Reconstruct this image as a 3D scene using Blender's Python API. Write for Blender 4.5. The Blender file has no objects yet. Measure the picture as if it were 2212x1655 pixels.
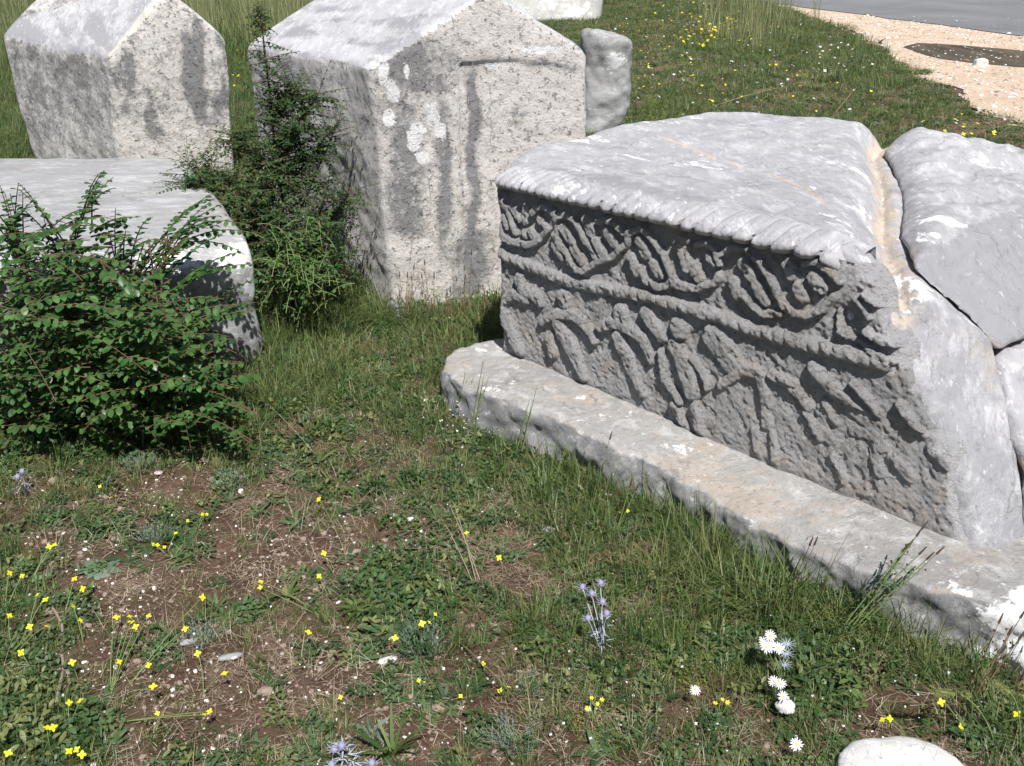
import bpy, bmesh, math, random
import numpy as np
from mathutils import Vector
S = bpy.context.scene
COL = S.collection
R = math.radians
rng = np.random.default_rng(7)
random.seed(7)

# ------------------------------------------------------------------ camera
F_, CX, CY, CH, PITCH = 2224., 1106., 827.5, 1.5, R(25)
cam = bpy.data.cameras.new('camera')
cam.sensor_width = 36; cam.lens = F_/2212*36
cam.clip_start = .05; cam.clip_end = 600
co = bpy.data.objects.new('camera', cam); COL.objects.link(co)
co.location = (0, 0, CH); co.rotation_euler = (R(90)-PITCH, 0, 0)
S.camera = co
# ------------------------------------------------------------------ light
SUN_EL = R(55); SUN_DIR = np.array([.22, -.9755, 0.])       # direction towards the sun (behind, a little right)
az = math.atan2(SUN_DIR[0], SUN_DIR[1])
W = bpy.data.worlds.new('World'); S.world = W; W.use_nodes = True
nt = W.node_tree; nt.nodes.clear()
sky = nt.nodes.new('ShaderNodeTexSky'); sky.sky_type = 'NISHITA'; sky.sun_disc = False
sky.sun_elevation = SUN_EL; sky.sun_rotation = az
bg = nt.nodes.new('ShaderNodeBackground'); bg.inputs[1].default_value = .05
wo = nt.nodes.new('ShaderNodeOutputWorld')
nt.links.new(sky.outputs[0], bg.inputs[0]); nt.links.new(bg.outputs[0], wo.inputs[0])
sl = bpy.data.lights.new('sun', 'SUN'); sl.energy = 5.0; sl.angle = R(.5); sl.color = (1, .975, .94)
so = bpy.data.objects.new('sun', sl); COL.objects.link(so)
sv = Vector((SUN_DIR[0]*math.cos(SUN_EL), SUN_DIR[1]*math.cos(SUN_EL), math.sin(SUN_EL)))
so.rotation_euler = sv.to_track_quat('Z', 'Y').to_euler(); so.location = (3, -4, 8)
S.view_settings.view_transform = 'Standard'; S.view_settings.look = 'None'
S.view_settings.exposure = .58; S.view_settings.gamma = 1
S.cycles.max_bounces = 6; S.cycles.transparent_max_bounces = 4

# ------------------------------------------------------------------ survey helpers
FW = np.array([0, math.cos(PITCH), -math.sin(PITCH)]); UP = np.array([0, math.sin(PITCH), math.cos(PITCH)])
RT = np.array([1., 0, 0]); CAM = np.array([0, 0, CH])
def ray(x, y): return FW + RT*(x-CX)/F_ - UP*(y-CY)/F_
def at(x, y, z=0.):
    d = ray(x, y); return CAM + d*(z-CH)/d[2]
def on_plane(x, y, p0, n):
    d = ray(x, y); return CAM + d*np.dot(p0-CAM, n)/np.dot(d, n)
def proj(P):
    v = P - CAM; dd = v@FW; return CX+F_*(v@RT)/dd, CY-F_*(v@UP)/dd

# ------------------------------------------------------------------ numpy noise
def _hash(ix, iy, iz, seed):
    h = (ix.astype(np.uint32)*np.uint32(374761393) + iy.astype(np.uint32)*np.uint32(668265263)
         + iz.astype(np.uint32)*np.uint32(2147483647) + np.uint32(seed*1013904223 & 0xffffffff))
    h = (h ^ (h >> np.uint32(13)))*np.uint32(1274126177)
    h = h ^ (h >> np.uint32(16))
    return (h & np.uint32(0xffffff)).astype(np.float64)/8388607.5 - 1
def vnoise(P, s, seed=0):
    """smooth value noise in -1..1 at cell size s"""
    with np.errstate(over='ignore'):
        Q = P/s; I = np.floor(Q).astype(np.int64); f = Q-I; f = f*f*f*(f*(f*6-15)+10)
        r = 0
        for a in (0, 1):
            wx = f[:, 0] if a else 1-f[:, 0]
            for b in (0, 1):
                wy = f[:, 1] if b else 1-f[:, 1]
                for c in (0, 1):
                    wz = f[:, 2] if c else 1-f[:, 2]
                    r = r + wx*wy*wz*_hash(I[:, 0]+a, I[:, 1]+b, I[:, 2]+c, seed)
    return r
def fbm(P, s, seed=0, o=3, g=.5):
    r = 0; a = 1; t = 0
    for k in range(o):
        r = r + a*vnoise(P+17.3*k, s, seed+k); t += a; a *= g; s *= .5
    return r/t
def p3(x, y, z=0.):
    x = np.atleast_1d(np.asarray(x, float)); y = np.atleast_1d(np.asarray(y, float))
    return np.stack([x, y, np.full_like(x, z) if np.isscalar(z) else z], 1)
def ss(e0, e1, x):
    t = np.clip((x-e0)/(e1-e0), 0, 1); return t*t*(3-2*t)

# ------------------------------------------------------------------ object helpers
def make_mesh(name, V, Fc, mats=(), smooth=True, midx=None):
    me = bpy.data.meshes.new(name)
    V = np.asarray(V, float); Fc = np.asarray(Fc)
    k = Fc.shape[1]
    me.vertices.add(len(V)); me.vertices.foreach_set('co', V.ravel())
    me.loops.add(Fc.size); me.loops.foreach_set('vertex_index', Fc.ravel().astype(np.int32))
    me.polygons.add(len(Fc)); me.polygons.foreach_set('loop_start', np.arange(0, Fc.size, k, dtype=np.int32))
    me.polygons.foreach_set('loop_total', np.full(len(Fc), k, np.int32))
    if midx is not None: me.polygons.foreach_set('material_index', np.asarray(midx, np.int32))
    me.polygons.foreach_set('use_smooth', np.full(len(Fc), smooth, bool))
    for m in mats: me.materials.append(m)
    me.update(calc_edges=True); me.validate()
    return me
def link(name, me, parent=None, loc=None, rot=None):
    o = bpy.data.objects.new(name, me); COL.objects.link(o)
    if loc is not None: o.location = loc
    if rot is not None: o.rotation_euler = rot
    if parent is not None: o.parent = parent
    return o
def tag(o, label=None, cat=None, group=None, kind=None):
    if label: o['label'] = label
    if cat: o['category'] = cat
    if group: o['group'] = group
    if kind: o['kind'] = kind
    return o
def vnormals(me):
    N = np.empty(len(me.vertices)*3); me.vertices.foreach_get('normal', N); return N.reshape(-1, 3)
def vcos(me):
    N = np.empty(len(me.vertices)*3); me.vertices.foreach_get('co', N); return N.reshape(-1, 3)
def set_tint(me, rgb):
    a = me.color_attributes.new('tint', 'FLOAT_COLOR', 'POINT')
    rgba = np.ones((len(me.vertices), 4)); rgba[:, :3] = np.clip(rgb, 0, 1)
    a.data.foreach_set('color', rgba.ravel())
class MB:
    """collects ribbons, tubes and leaves into one mesh (all quads)"""
    def __init__(s): s.V = []; s.F = []; s.n = 0; s.M = []
    def add(s, V, Fc, m=0):
        V = np.asarray(V, float); Fc = np.asarray(Fc, int)
        if Fc.shape[1] == 3: Fc = np.concatenate([Fc, Fc[:, 2:3]], 1)
        s.V.append(V); s.F.append(Fc+s.n); s.n += len(V); s.M += [m]*len(Fc)
    def blade(s, base, direction, L, w, droop=.4, seg=3, m=0, wdir=None, tip=.0, prof=None):
        """a flat tapered ribbon starting at base along direction, bending down"""
        d = np.array(direction, float); d /= np.linalg.norm(d)
        if wdir is None:
            wdir = np.cross(d, (0, 0, 1)); 
            if np.linalg.norm(wdir) < .05: a = random.random()*6.28; wdir = np.array([math.cos(a), math.sin(a), 0])
        wdir = np.array(wdir, float); wdir /= np.linalg.norm(wdir)
        p = np.array(base, float); V = []
        for i in range(seg+1):
            t = i/seg
            ww = (prof(t) if prof else (1-t)**.7*(1-tip)+tip)*w/2
            V += [p-wdir*ww, p+wdir*ww]
            d = d - np.array([0, 0, droop/seg]); d /= np.linalg.norm(d)
            p = p + d*L/seg
        s.add(V, [(2*i, 2*i+1, 2*i+3, 2*i+2) for i in range(seg)], m)
    def tube(s, pts, r0, r1, k=5, m=0):
        pts = np.asarray(pts, float); n = len(pts); V = []
        for i, p in enumerate(pts):
            t = pts[min(i+1, n-1)]-pts[max(i-1, 0)]; t = t/(np.linalg.norm(t)+1e-9)
            a = np.cross(t, (0.13, .27, .95)); a /= np.linalg.norm(a)+1e-9; b = np.cross(t, a)
            r = r0+(r1-r0)*i/(n-1)
            for j in range(k):
                q = 2*math.pi*j/k; V.append(p+a*r*math.cos(q)+b*r*math.sin(q))
        Fc = [(i*k+j, i*k+(j+1) % k, (i+1)*k+(j+1) % k, (i+1)*k+j) for i in range(n-1) for j in range(k)]
        s.add(V, Fc, m)
    def leaf(s, p, d, nrm, L, w, m=0, fold=.25):
        """oval leaf with a fold along its rib: 8 verts"""
        d = d/np.linalg.norm(d); x = np.cross(d, nrm); x /= np.linalg.norm(x)+1e-9; nn = np.cross(x, d)
        V = []
        for t, ww in ((0, .10), (.28, .44), (.6, .48), (.84, .30), (1, .04)):
            c = p+d*L*t-nn*L*.12*t*t
            V += [c-x*w*ww+nn*w*fold*ww, c, c+x*w*ww+nn*w*fold*ww]
        Fc = []
        for i in range(4): Fc += [(3*i, 3*i+1, 3*i+4, 3*i+3), (3*i+1, 3*i+2, 3*i+5, 3*i+4)]
        s.add(V, Fc, m)
    def blob(s, p, r, m=0, k=6, squash=1., jit=.15):
        V = [p+np.array([0, 0, -r*squash])]
        for a in (-.5, .5):
            for j in range(k):
                q = 2*math.pi*(j+(.5 if a > 0 else 0))/k; rr = r*.87*(1+jit*(random.random()-.5)*2)
                V.append(p+np.array([rr*math.cos(q), rr*math.sin(q), a*r*squash]))
        V.append(p+np.array([0, 0, r*squash]))
        Fc = []
        for j in range(k):
            j1 = (j+1) % k
            Fc += [(0, 1+j1, 1+j, 1+j), (1+j, 1+j1, 1+k+j, 1+k+j), (1+j1, 1+k+j1, 1+k+j, 1+k+j), (1+k+j, 1+k+j1, 1+2*k, 1+2*k)]
        s.add(V, Fc, m)
    def mesh(s, name, mats, smooth=True):
        V = np.concatenate(s.V); Fq = np.concatenate(s.F); M = np.array(s.M)
        me = bpy.data.meshes.new(name)
        tri = Fq[:, 3] == Fq[:, 2]
        if tri.any():
            fl = [tuple(f[:3]) if t else tuple(f) for f, t in zip(Fq.tolist(), tri)]
            me.from_pydata(V.tolist(), [], fl)
            me.polygons.foreach_set('material_index', M.astype(np.int32)); me.polygons.foreach_set('use_smooth', np.full(len(fl), smooth, bool))
            for m in mats: me.materials.append(m)
            me.update(); return me
        bpy.data.meshes.remove(me)
        return make_mesh(name, V, Fq, mats, smooth, M)

# ------------------------------------------------------------------ surface nets
def surface_net(Fv, org, h):
    s = Fv < 0; nx, ny, nz = Fv.shape
    C8 = sum(s[a:nx-1+a, b:ny-1+b, c:nz-1+c].astype(np.int8) for a in (0, 1) for b in (0, 1) for c in (0, 1))
    act = (C8 > 0) & (C8 < 8); I = np.argwhere(act)
    idx = np.full(act.shape, -1, np.int64); idx[act] = np.arange(len(I))
    acc = np.zeros((len(I), 3)); cnt = np.zeros(len(I))
    for ax in range(3):
        o1, o2 = [k for k in range(3) if k != ax]
        for a in (0, 1):
            for b in (0, 1):
                off = np.zeros(3, int); off[o1] = a; off[o2] = b
                e = np.zeros(3, int); e[ax] = 1
                A = I+off; B = A+e
                fa = Fv[A[:, 0], A[:, 1], A[:, 2]]; fb = Fv[B[:, 0], B[:, 1], B[:, 2]]
                m = (fa < 0) != (fb < 0)
                t = np.where(m, fa/(np.where(m, fa-fb, 1)), 0)
                acc += np.where(m[:, None], A+t[:, None]*e, 0); cnt += m
    V = acc/cnt[:, None]*h+org
    Fs = []
    for ax in range(3):
        o1, o2 = [(1, 2), (2, 0), (0, 1)][ax]
        sl0 = [slice(None)]*3; sl1 = [slice(None)]*3; sl0[ax] = slice(0, -1); sl1[ax] = slice(1, None)
        a = s[tuple(sl0)]; b = s[tuple(sl1)]
        E = np.argwhere(a != b); E = E[(E[:, o1] > 0) & (E[:, o2] > 0)]
        lim = np.array(act.shape); E = E[(E[:, o1] < lim[o1]) & (E[:, o2] < lim[o2])]
        u = np.zeros(3, int); v = np.zeros(3, int); u[o1] = 1; v[o2] = 1
        q = [idx[tuple((E-k).T)] for k in (u+v, v, 0*u, u)]
        Q = np.stack(q, 1); fl = ~a[tuple(E.T)]
        Q[fl] = Q[fl][:, ::-1]; Fs.append(Q)
    Fs = np.concatenate(Fs); Fs = Fs[(Fs >= 0).all(1)]
    return V, Fs
def grid(lo, hi, h):
    lo = np.array(lo, float); hi = np.array(hi, float)
    ax = [np.arange(lo[i], hi[i]+h, h) for i in range(3)]
    return np.meshgrid(*ax, indexing='ij'), lo
def smax(a, b, k):
    d = np.maximum(k-np.abs(a-b), 0)/k; return np.maximum(a, b)+d*d*k*.25
def smin(a, b, k): return -smax(-a, -b, k)
def hull_planes(pts):
    bm = bmesh.new()
    for p in pts: bm.verts.new(p)
    bmesh.ops.convex_hull(bm, input=bm.verts)
    bm.normal_update(); c = np.mean(np.array(pts), 0); out = []
    for f in bm.faces:
        n = np.array(f.normal); p = np.array(f.verts[0].co)
        if np.dot(p-c, n) < 0: n = -n
        w = f.calc_area()
        for o in out:
            if np.dot(o[1], n) > .9995 and abs(np.dot(p-o[0], n)) < .004: break
        else: out.append((p, n))
    bm.free(); return out
def hull_sdf(G, planes, k):
    X, Y, Z = G; r = None
    for p, n in planes:
        dd = (X-p[0])*n[0]+(Y-p[1])*n[1]+(Z-p[2])*n[2]
        r = dd if r is None else smax(r, dd, k)
    return r
def rough(me, amps, seed=0, mask=None):
    """real relief: move vertices along their normals. amps = [(size, amount), ...]"""
    V = vcos(me); N = vnormals(me); d = 0
    for i, (s_, a_) in enumerate(amps):
        d = d + a_*fbm(V, s_, seed+i*11, 2)
    if mask is not None: d = d*mask(V, N)
    V = V+N*np.asarray(d)[:, None]
    me.vertices.foreach_set('co', V.ravel()); me.update()
    return V, vnormals(me)

# ------------------------------------------------------------------ materials
def newmat(name):
    m = bpy.data.materials.new(name); m.use_nodes = True; nt = m.node_tree; nt.nodes.clear()
    out = nt.nodes.new('ShaderNodeOutputMaterial'); bs = nt.nodes.new('ShaderNodeBsdfPrincipled')
    nt.links.new(bs.outputs[0], out.inputs[0]); bs.inputs['Specular IOR Level'].default_value = .25
    return m, nt, bs, out
def nd(nt, t, **k):
    n = nt.nodes.new(t)
    for a, b in k.items(): setattr(n, a, b)
    return n
def tex(nt, scale, detail=5, rough_=.6, vec=None, kind='ShaderNodeTexNoise', dist=0):
    n = nt.nodes.new(kind); n.inputs['Scale'].default_value = scale
    if kind == 'ShaderNodeTexNoise':
        n.inputs['Detail'].default_value = detail; n.inputs['Roughness'].default_value = rough_; n.inputs['Distortion'].default_value = dist
    if vec is not None: nt.links.new(vec, n.inputs['Vector'])
    return n
def ramp(nt, src, stops):
    r = nt.nodes.new('ShaderNodeValToRGB'); e = r.color_ramp.elements
    while len(e) > 1: e.remove(e[-1])
    for i, (p, c) in enumerate(stops):
        el = e[0] if i == 0 else e.new(p)
        el.position = p; el.color = (c, c, c, 1) if np.isscalar(c) else (*c, 1)
    nt.links.new(src, r.inputs[0]); return r
def mix(nt, fac, a, b, mode='MIX'):
    n = nt.nodes.new('ShaderNodeMix'); n.data_type = 'RGBA'; n.blend_type = mode
    for sock, v in ((n.inputs[0], fac), (n.inputs[6], a), (n.inputs[7], b)):
        if hasattr(v, 'links'): nt.links.new(v, sock)
        elif np.isscalar(v): sock.default_value = v if sock is n.inputs[0] else (v, v, v, 1)
        else: sock.default_value = (*v, 1)
    return n.outputs[2]
def math_(nt, op, a, b=None):
    n = nt.nodes.new('ShaderNodeMath'); n.operation = op
    for i, v in enumerate((a, b)):
        if v is None: continue
        if hasattr(v, 'links'): nt.links.new(v, n.inputs[i])
        else: n.inputs[i].default_value = v
    return n.outputs[0]
def stone_mat(name, base=(.60, .59, .58), dark=(.24, .235, .225), cream=(.62, .54, .44), white=(.88, .88, .88),
              fine=90, bump=.5, bdist=.006, speck=.5, stretch=None, roughness=.85, pit=.15, crack=.5):
    m, nt, bs, out = newmat(name)
    tc = nd(nt, 'ShaderNodeTexCoord'); v = tc.outputs['Object']
    at_ = nd(nt, 'ShaderNodeAttribute', attribute_name='tint'); sep = nd(nt, 'ShaderNodeSeparateColor'); nt.links.new(at_.outputs['Color'], sep.inputs[0])
    vv = v
    if stretch:
        mp = nd(nt, 'ShaderNodeMapping'); mp.inputs['Scale'].default_value = stretch[0]; mp.inputs['Rotation'].default_value = stretch[1]; nt.links.new(v, mp.inputs['Vector']); vv = mp.outputs[0]
    n1 = tex(nt, 9, 8, .65, v); n2 = tex(nt, 45, 6, .7, vv); n3 = tex(nt, 3, 4, .5, v)
    # breakup of painted stain masks by noise so that no edge is smooth
    def masked(chan, lo, hi):
        a = math_(nt, 'ADD', sep.outputs[chan], math_(nt, 'MULTIPLY', math_(nt, 'SUBTRACT', n1.outputs[0], .5), 1.9))
        a = math_(nt, 'ADD', a, math_(nt, 'MULTIPLY', math_(nt, 'SUBTRACT', n2.outputs[0], .5), 1.4))
        return ramp(nt, a, [(lo, 0.), (hi, 1.)]).outputs[0]
    c = mix(nt, ramp(nt, n3.outputs[0], [(.35, 0.), (.65, 1.)]).outputs[0], base, tuple(x*.86 for x in base))
    mo = tex(nt, 14, 9, .75, vv, dist=.6)
    c = mix(nt, ramp(nt, mo.outputs[0], [(.50, 0.), (.60, .55)]).outputs[0], c, tuple(.5*x+.5*y for x, y in zip(base, white)))
    c = mix(nt, ramp(nt, mo.outputs[0], [(.36, .5), (.46, 0.)]).outputs[0], c, tuple(.45*x+.55*y for x, y in zip(base, dark)))
    c = mix(nt, masked(2, .35, .7), c, cream)
    c = mix(nt, masked(0, .22, .72), c, dark)
    # black pin-prick lichen and pale chips
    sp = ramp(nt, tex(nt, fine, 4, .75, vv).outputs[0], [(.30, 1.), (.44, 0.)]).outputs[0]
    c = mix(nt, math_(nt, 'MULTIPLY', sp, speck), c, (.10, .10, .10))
    ch = ramp(nt, tex(nt, fine*.55, 5, .7, vv).outputs[0], [(.60, 0.), (.70, 1.)]).outputs[0]
    c = mix(nt, math_(nt, 'MULTIPLY', ch, .55), c, white)
    c = mix(nt, masked(1, .55, .66), c, white)
    # hairline cracks: thin distorted cell borders, broken up
    wv = nd(nt, 'ShaderNodeVectorMath', operation='ADD'); ns = nd(nt, 'ShaderNodeVectorMath', operation='SCALE'); ns.inputs['Scale'].default_value = .16
    nt.links.new(tex(nt, 5, 6, .6, v).outputs['Color'], ns.inputs[0]); nt.links.new(v, wv.inputs[0]); nt.links.new(ns.outputs[0], wv.inputs[1])
    vc = tex(nt, 4.5, vec=wv.outputs[0], kind='ShaderNodeTexVoronoi'); vc.feature = 'DISTANCE_TO_EDGE'
    ck = ramp(nt, vc.outputs['Distance'], [(.004, 1.), (.014, 0.)]).outputs[0]
    ck = math_(nt, 'MULTIPLY', ck, ramp(nt, tex(nt, 6, 3, .6, v).outputs[0], [(.52, 0.), (.60, crack)]).outputs[0])
    c = mix(nt, ck, c, (.13, .12, .11))
    nt.links.new(c, bs.inputs['Base Color']); bs.inputs['Roughness'].default_value = roughness
    b1 = nd(nt, 'ShaderNodeBump'); b1.inputs['Strength'].default_value = bump; b1.inputs['Distance'].default_value = bdist
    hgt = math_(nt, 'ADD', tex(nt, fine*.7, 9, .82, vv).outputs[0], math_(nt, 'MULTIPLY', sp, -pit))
    nt.links.new(hgt, b1.inputs['Height']); nt.links.new(b1.outputs[0], bs.inputs['Normal'])
    return m
def plant_mat(name, cols, trans=.25, rough_=.55, noise=0, spec=.3, dead=None):
    """cols: list of leaf colours picked per instance / per object"""
    m, nt, bs, out = newmat(name)
    oi = nd(nt, 'ShaderNodeObjectInfo')
    st = [(i/max(1, len(cols)-1), c) for i, c in enumerate(cols)]
    if noise:
        tc = nd(nt, 'ShaderNodeTexCoord'); n = tex(nt, noise, 2, .5, tc.outputs['Object']); src = ramp(nt, n.outputs[0], [(.3, 0.), (.7, 1.)]).outputs[0]
    else: src = oi.outputs['Random']
    c = ramp(nt, src, st).outputs[0]
    nt.links.new(c, bs.inputs['Base Color']); bs.inputs['Roughness'].default_value = rough_; bs.inputs['Specular IOR Level'].default_value = spec
    if trans:
        tr = nd(nt, 'ShaderNodeBsdfTranslucent'); tr.inputs['Color'].default_value = (*[min(1, x*2.2) for x in np.mean(cols, 0)], 1)
        mx = nd(nt, 'ShaderNodeMixShader'); mx.inputs[0].default_value = trans
        nt.links.new(bs.outputs[0], mx.inputs[1]); nt.links.new(tr.outputs[0], mx.inputs[2]); nt.links.new(mx.outputs[0], out.inputs[0])
    return m

M_carved = stone_mat('carved_face_limestone', base=(.53, .525, .525), dark=(.35, .345, .345), cream=(.55, .50, .46), white=(.68, .67, .68), fine=85, bump=1., bdist=.034, speck=.75, pit=.3)
M_top = stone_mat('worn_top_limestone', base=(.42, .415, .435), dark=(.30, .30, .315), cream=(.56, .47, .38), white=(.80, .80, .83), fine=52, bump=.9, bdist=.010, speck=.3, stretch=((1.4, .6, 1), (0, 0, R(30))))
M_roof = stone_mat('roof_slope_limestone', base=(.45, .445, .46), dark=(.27, .27, .29), white=(.74, .74, .76), fine=60, bump=.5, bdist=.006, speck=.25, stretch=((1.3, .45, 1), (0, 0, R(-35))))
M_plinth = stone_mat('plinth_limestone', base=(.41, .395, .38), dark=(.23, .23, .235), cream=(.47, .41, .355), fine=60, bump=1., bdist=.012, speck=.35)
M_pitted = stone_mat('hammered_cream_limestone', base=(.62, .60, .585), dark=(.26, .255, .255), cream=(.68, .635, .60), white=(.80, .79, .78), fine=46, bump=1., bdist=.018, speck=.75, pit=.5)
M_grey = stone_mat('grey_lichen_limestone', base=(.31, .31, .312), dark=(.20, .20, .20), white=(.62, .62, .63), fine=48, bump=.6, bdist=.008, speck=.35, stretch=((.5, 1.4, 1.4), (0, 0, R(10))))
M_white = stone_mat('pale_limestone', base=(.56, .55, .53), dark=(.35, .35, .34), fine=60, bump=.4, bdist=.006, speck=.25)

# ------------------------------------------------------------------ ground
def gh(x, y):
    """ground height: small bumps near the stones, level under the road"""
    x = np.atleast_1d(np.asarray(x, float)); y = np.atleast_1d(np.asarray(y, float)); P = p3(x, y)
    fade = np.exp(-np.maximum(0, y-6)/3.)
    return (fbm(P, .6, 3, 3)*.018 + fbm(P, .12, 5, 2)*.006)*fade + .0
def nonuni(near_lo, near_hi, step, far_lo, far_hi):
    mid = list(np.arange(near_lo, near_hi+1e-6, step)); a = []; s = step; x = near_hi
    while x < far_hi: s *= 1.12; x += s; a.append(x)
    b = []; s = step; x = near_lo
    while x > far_lo: s *= 1.12; x -= s; b.append(x)
    return np.array(b[::-1]+mid+a)
gx = nonuni(-3, 3, .02, -300, 300); gy = nonuni(1., 5.5, .02, -200, 400)
GX, GY = np.meshgrid(gx, gy, indexing='ij')
GV = np.stack([GX.ravel(), GY.ravel(), gh(GX.ravel(), GY.ravel())], 1)
i, j = np.meshgrid(np.arange(len(gx)-1), np.arange(len(gy)-1), indexing='ij'); i = i.ravel(); j = j.ravel(); n_ = len(gy)
m, nt, bs, out = newmat('red_brown_soil')
tc = nd(nt, 'ShaderNodeTexCoord'); v = tc.outputs['Object']
c = ramp(nt, tex(nt, 7, 8, .65, v).outputs[0], [(.30, (.09, .05, .032)), (.5, (.15, .088, .057)), (.68, (.24, .155, .105))]).outputs[0]
c = mix(nt, ramp(nt, tex(nt, 55, 6, .75, v).outputs[0], [(.56, 0.), (.68, 1.)]).outputs[0], c, (.30, .23, .17))
c = mix(nt, ramp(nt, tex(nt, 1.6, 6, .7, v).outputs[0], [(.52, 0.), (.66, .6)]).outputs[0], c, (.11, .095, .05))
nt.links.new(c, bs.inputs['Base Color']); bs.inputs['Roughness'].default_value = .95
b = nd(nt, 'ShaderNodeBump'); b.inputs['Distance'].default_value = .03; b.inputs['Strength'].default_value = 1.
nt.links.new(tex(nt, 60, 8, .75, v).outputs[0], b.inputs['Height']); nt.links.new(b.outputs[0], bs.inputs['Normal'])
M_soil = m
link_ = link('ground', make_mesh('ground', GV, np.stack([i*n_+j, (i+1)*n_+j, (i+1)*n_+j+1, i*n_+j+1], 1), [M_soil]))
tag(link_, 'red-brown soil ground under the grass and stones', kind='structure')

def sheet(name, outline, z, mat, label, ragged=0., seed=1, step=.05):
    P = np.array(outline, float); pts = []
    for k in range(len(P)):
        a, b_ = P[k], P[(k+1) % len(P)]; L = np.linalg.norm(b_-a); n = max(1, min(400, int(L/step)))
        for t in np.arange(n)/n: pts.append(a+(b_-a)*t)
    pts = np.array(pts)
    if ragged:
        Q = p3(pts[:, 0], pts[:, 1]); pts = pts+np.stack([fbm(Q, .5, seed, 4, .6), fbm(Q, .5, seed+40, 4, .6)], 1)*ragged
    bm = bmesh.new(); vs = [bm.verts.new((p[0], p[1], z)) for p in pts]
    bm.faces.new(vs); bmesh.ops.triangulate(bm, faces=bm.faces[:]); bm.normal_update()
    for f in bm.faces:
        if f.normal.z < 0: f.normal_flip()
    me = bpy.data.meshes.new(name); bm.to_mesh(me); bm.free(); me.materials.append(mat)
    return tag(link(name, me), label, kind='structure')
# gravel verge and asphalt road (upper right)
m, nt, bs, out = newmat('sandy_gravel'); tc = nd(nt, 'ShaderNodeTexCoord'); v = tc.outputs['Object']
c = ramp(nt, tex(nt, 2.2, 8, .7, v).outputs[0], [(.3, (.47, .35, .25)), (.6, (.60, .47, .36))]).outputs[0]
c = mix(nt, ramp(nt, tex(nt, 38, 4, .8, v).outputs[0], [(.35, .75), (.5, 0.)]).outputs[0], c, (.30, .24, .19))
c = mix(nt, ramp(nt, tex(nt, 30, 4, .8, v).outputs[0], [(.58, 0.), (.66, .8)]).outputs[0], c, (.72, .64, .56))
nt.links.new(c, bs.inputs['Base Color']); bs.inputs['Roughness'].default_value = .95
b = nd(nt, 'ShaderNodeBump'); b.inputs['Distance'].default_value = .02; b.inputs['Strength'].default_value = .8
nt.links.new(tex(nt, 40, 6, .8, v).outputs[0], b.inputs['Height']); nt.links.new(b.outputs[0], bs.inputs['Normal'])
M_gravel = m
def g2(px, py): return at(px, py)[:2]
verge = [g2(1640, 4), g2(1740, 32), g2(1830, 70), g2(1905, 110), g2(1960, 150), g2(2045, 190), g2(2110, 240), g2(2212, 275), (5.6, 5.2), (40, 5), (40, 30), g2(1560, -20)]
sheet('gravel_verge', verge, .006, M_gravel, 'pinkish sandy gravel verge between grass and road', .28, 5)
bare = [g2(2060, 262), g2(2130, 250), g2(2212, 268), g2(2300, 330), g2(2150, 300)]
m, nt, bs, out = newmat('asphalt'); tc = nd(nt, 'ShaderNodeTexCoord'); v = tc.outputs['Object']
c = ramp(nt, tex(nt, .8, 6, .6, v).outputs[0], [(.35, (.13, .133, .14)), (.65, (.18, .18, .187))]).outputs[0]
c = mix(nt, ramp(nt, tex(nt, 60, 3, .8, v).outputs[0], [(.5, 0.), (.62, .5)]).outputs[0], c, (.25, .245, .24))
mp = nd(nt, 'ShaderNodeMapping'); mp.inputs['Rotation'].default_value = (0, 0, R(62)); mp.inputs['Scale'].default_value = (.3, 3, 1); nt.links.new(v, mp.inputs[0])
c = mix(nt, ramp(nt, tex(nt, 1.2, 5, .7, mp.outputs[0]).outputs[0], [(.62, 0.), (.68, .6)]).outputs[0], c, (.13, .13, .135))
nt.links.new(c, bs.inputs['Base Color']); bs.inputs['Roughness'].default_value = .85
b = nd(nt, 'ShaderNodeBump'); b.inputs['Distance'].default_value = .01; b.inputs['Strength'].default_value = .5
nt.links.new(tex(nt, 70, 3, .8, v).outputs[0], b.inputs['Height']); nt.links.new(b.outputs[0], bs.inputs['Normal'])
ra, rb = g2(1700, 12), g2(2212, 80); rd = (rb-ra)/np.linalg.norm(rb-ra); rn = np.array([-rd[1], rd[0]])
if rn[1] < 0: rn = -rn
sheet('road', [ra-rd*60, rb+rd*30, rb+rd*30+rn*7, ra-rd*60+rn*7], .014, m, 'grey asphalt road crossing the upper right corner', .12, 9, .2)
# puddle
m, nt, bs, out = newmat('water_painted_reflection'); bs.inputs['Base Color'].default_value = (.045, .038, .024, 1); bs.inputs['Roughness'].default_value = .5
bs.inputs['Specular IOR Level'].default_value = .12
tc = nd(nt, 'ShaderNodeTexCoord'); mp = nd(nt, 'ShaderNodeMapping'); mp.inputs['Scale'].default_value = (3, .6, 1); nt.links.new(tc.outputs['Object'], mp.inputs[0])
c = ramp(nt, tex(nt, 1.6, 5, .7, mp.outputs[0]).outputs[0], [(.35, (.05, .04, .025)), (.65, (.12, .095, .065))]).outputs[0]; nt.links.new(c, bs.inputs['Base Color'])  # dark streaky reflection painted into the water's base colour
pud = [g2(1955, 104), g2(1985, 95), g2(2040, 97), g2(2120, 104), g2(2212, 112), g2(2300, 120), g2(2300, 150), g2(2190, 146), g2(2110, 139), g2(2030, 128), g2(1980, 115)]
sheet('puddle', pud, .0105, m, 'puddle with a dark painted reflection lying on the gravel verge by the road', .05, 3)

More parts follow.
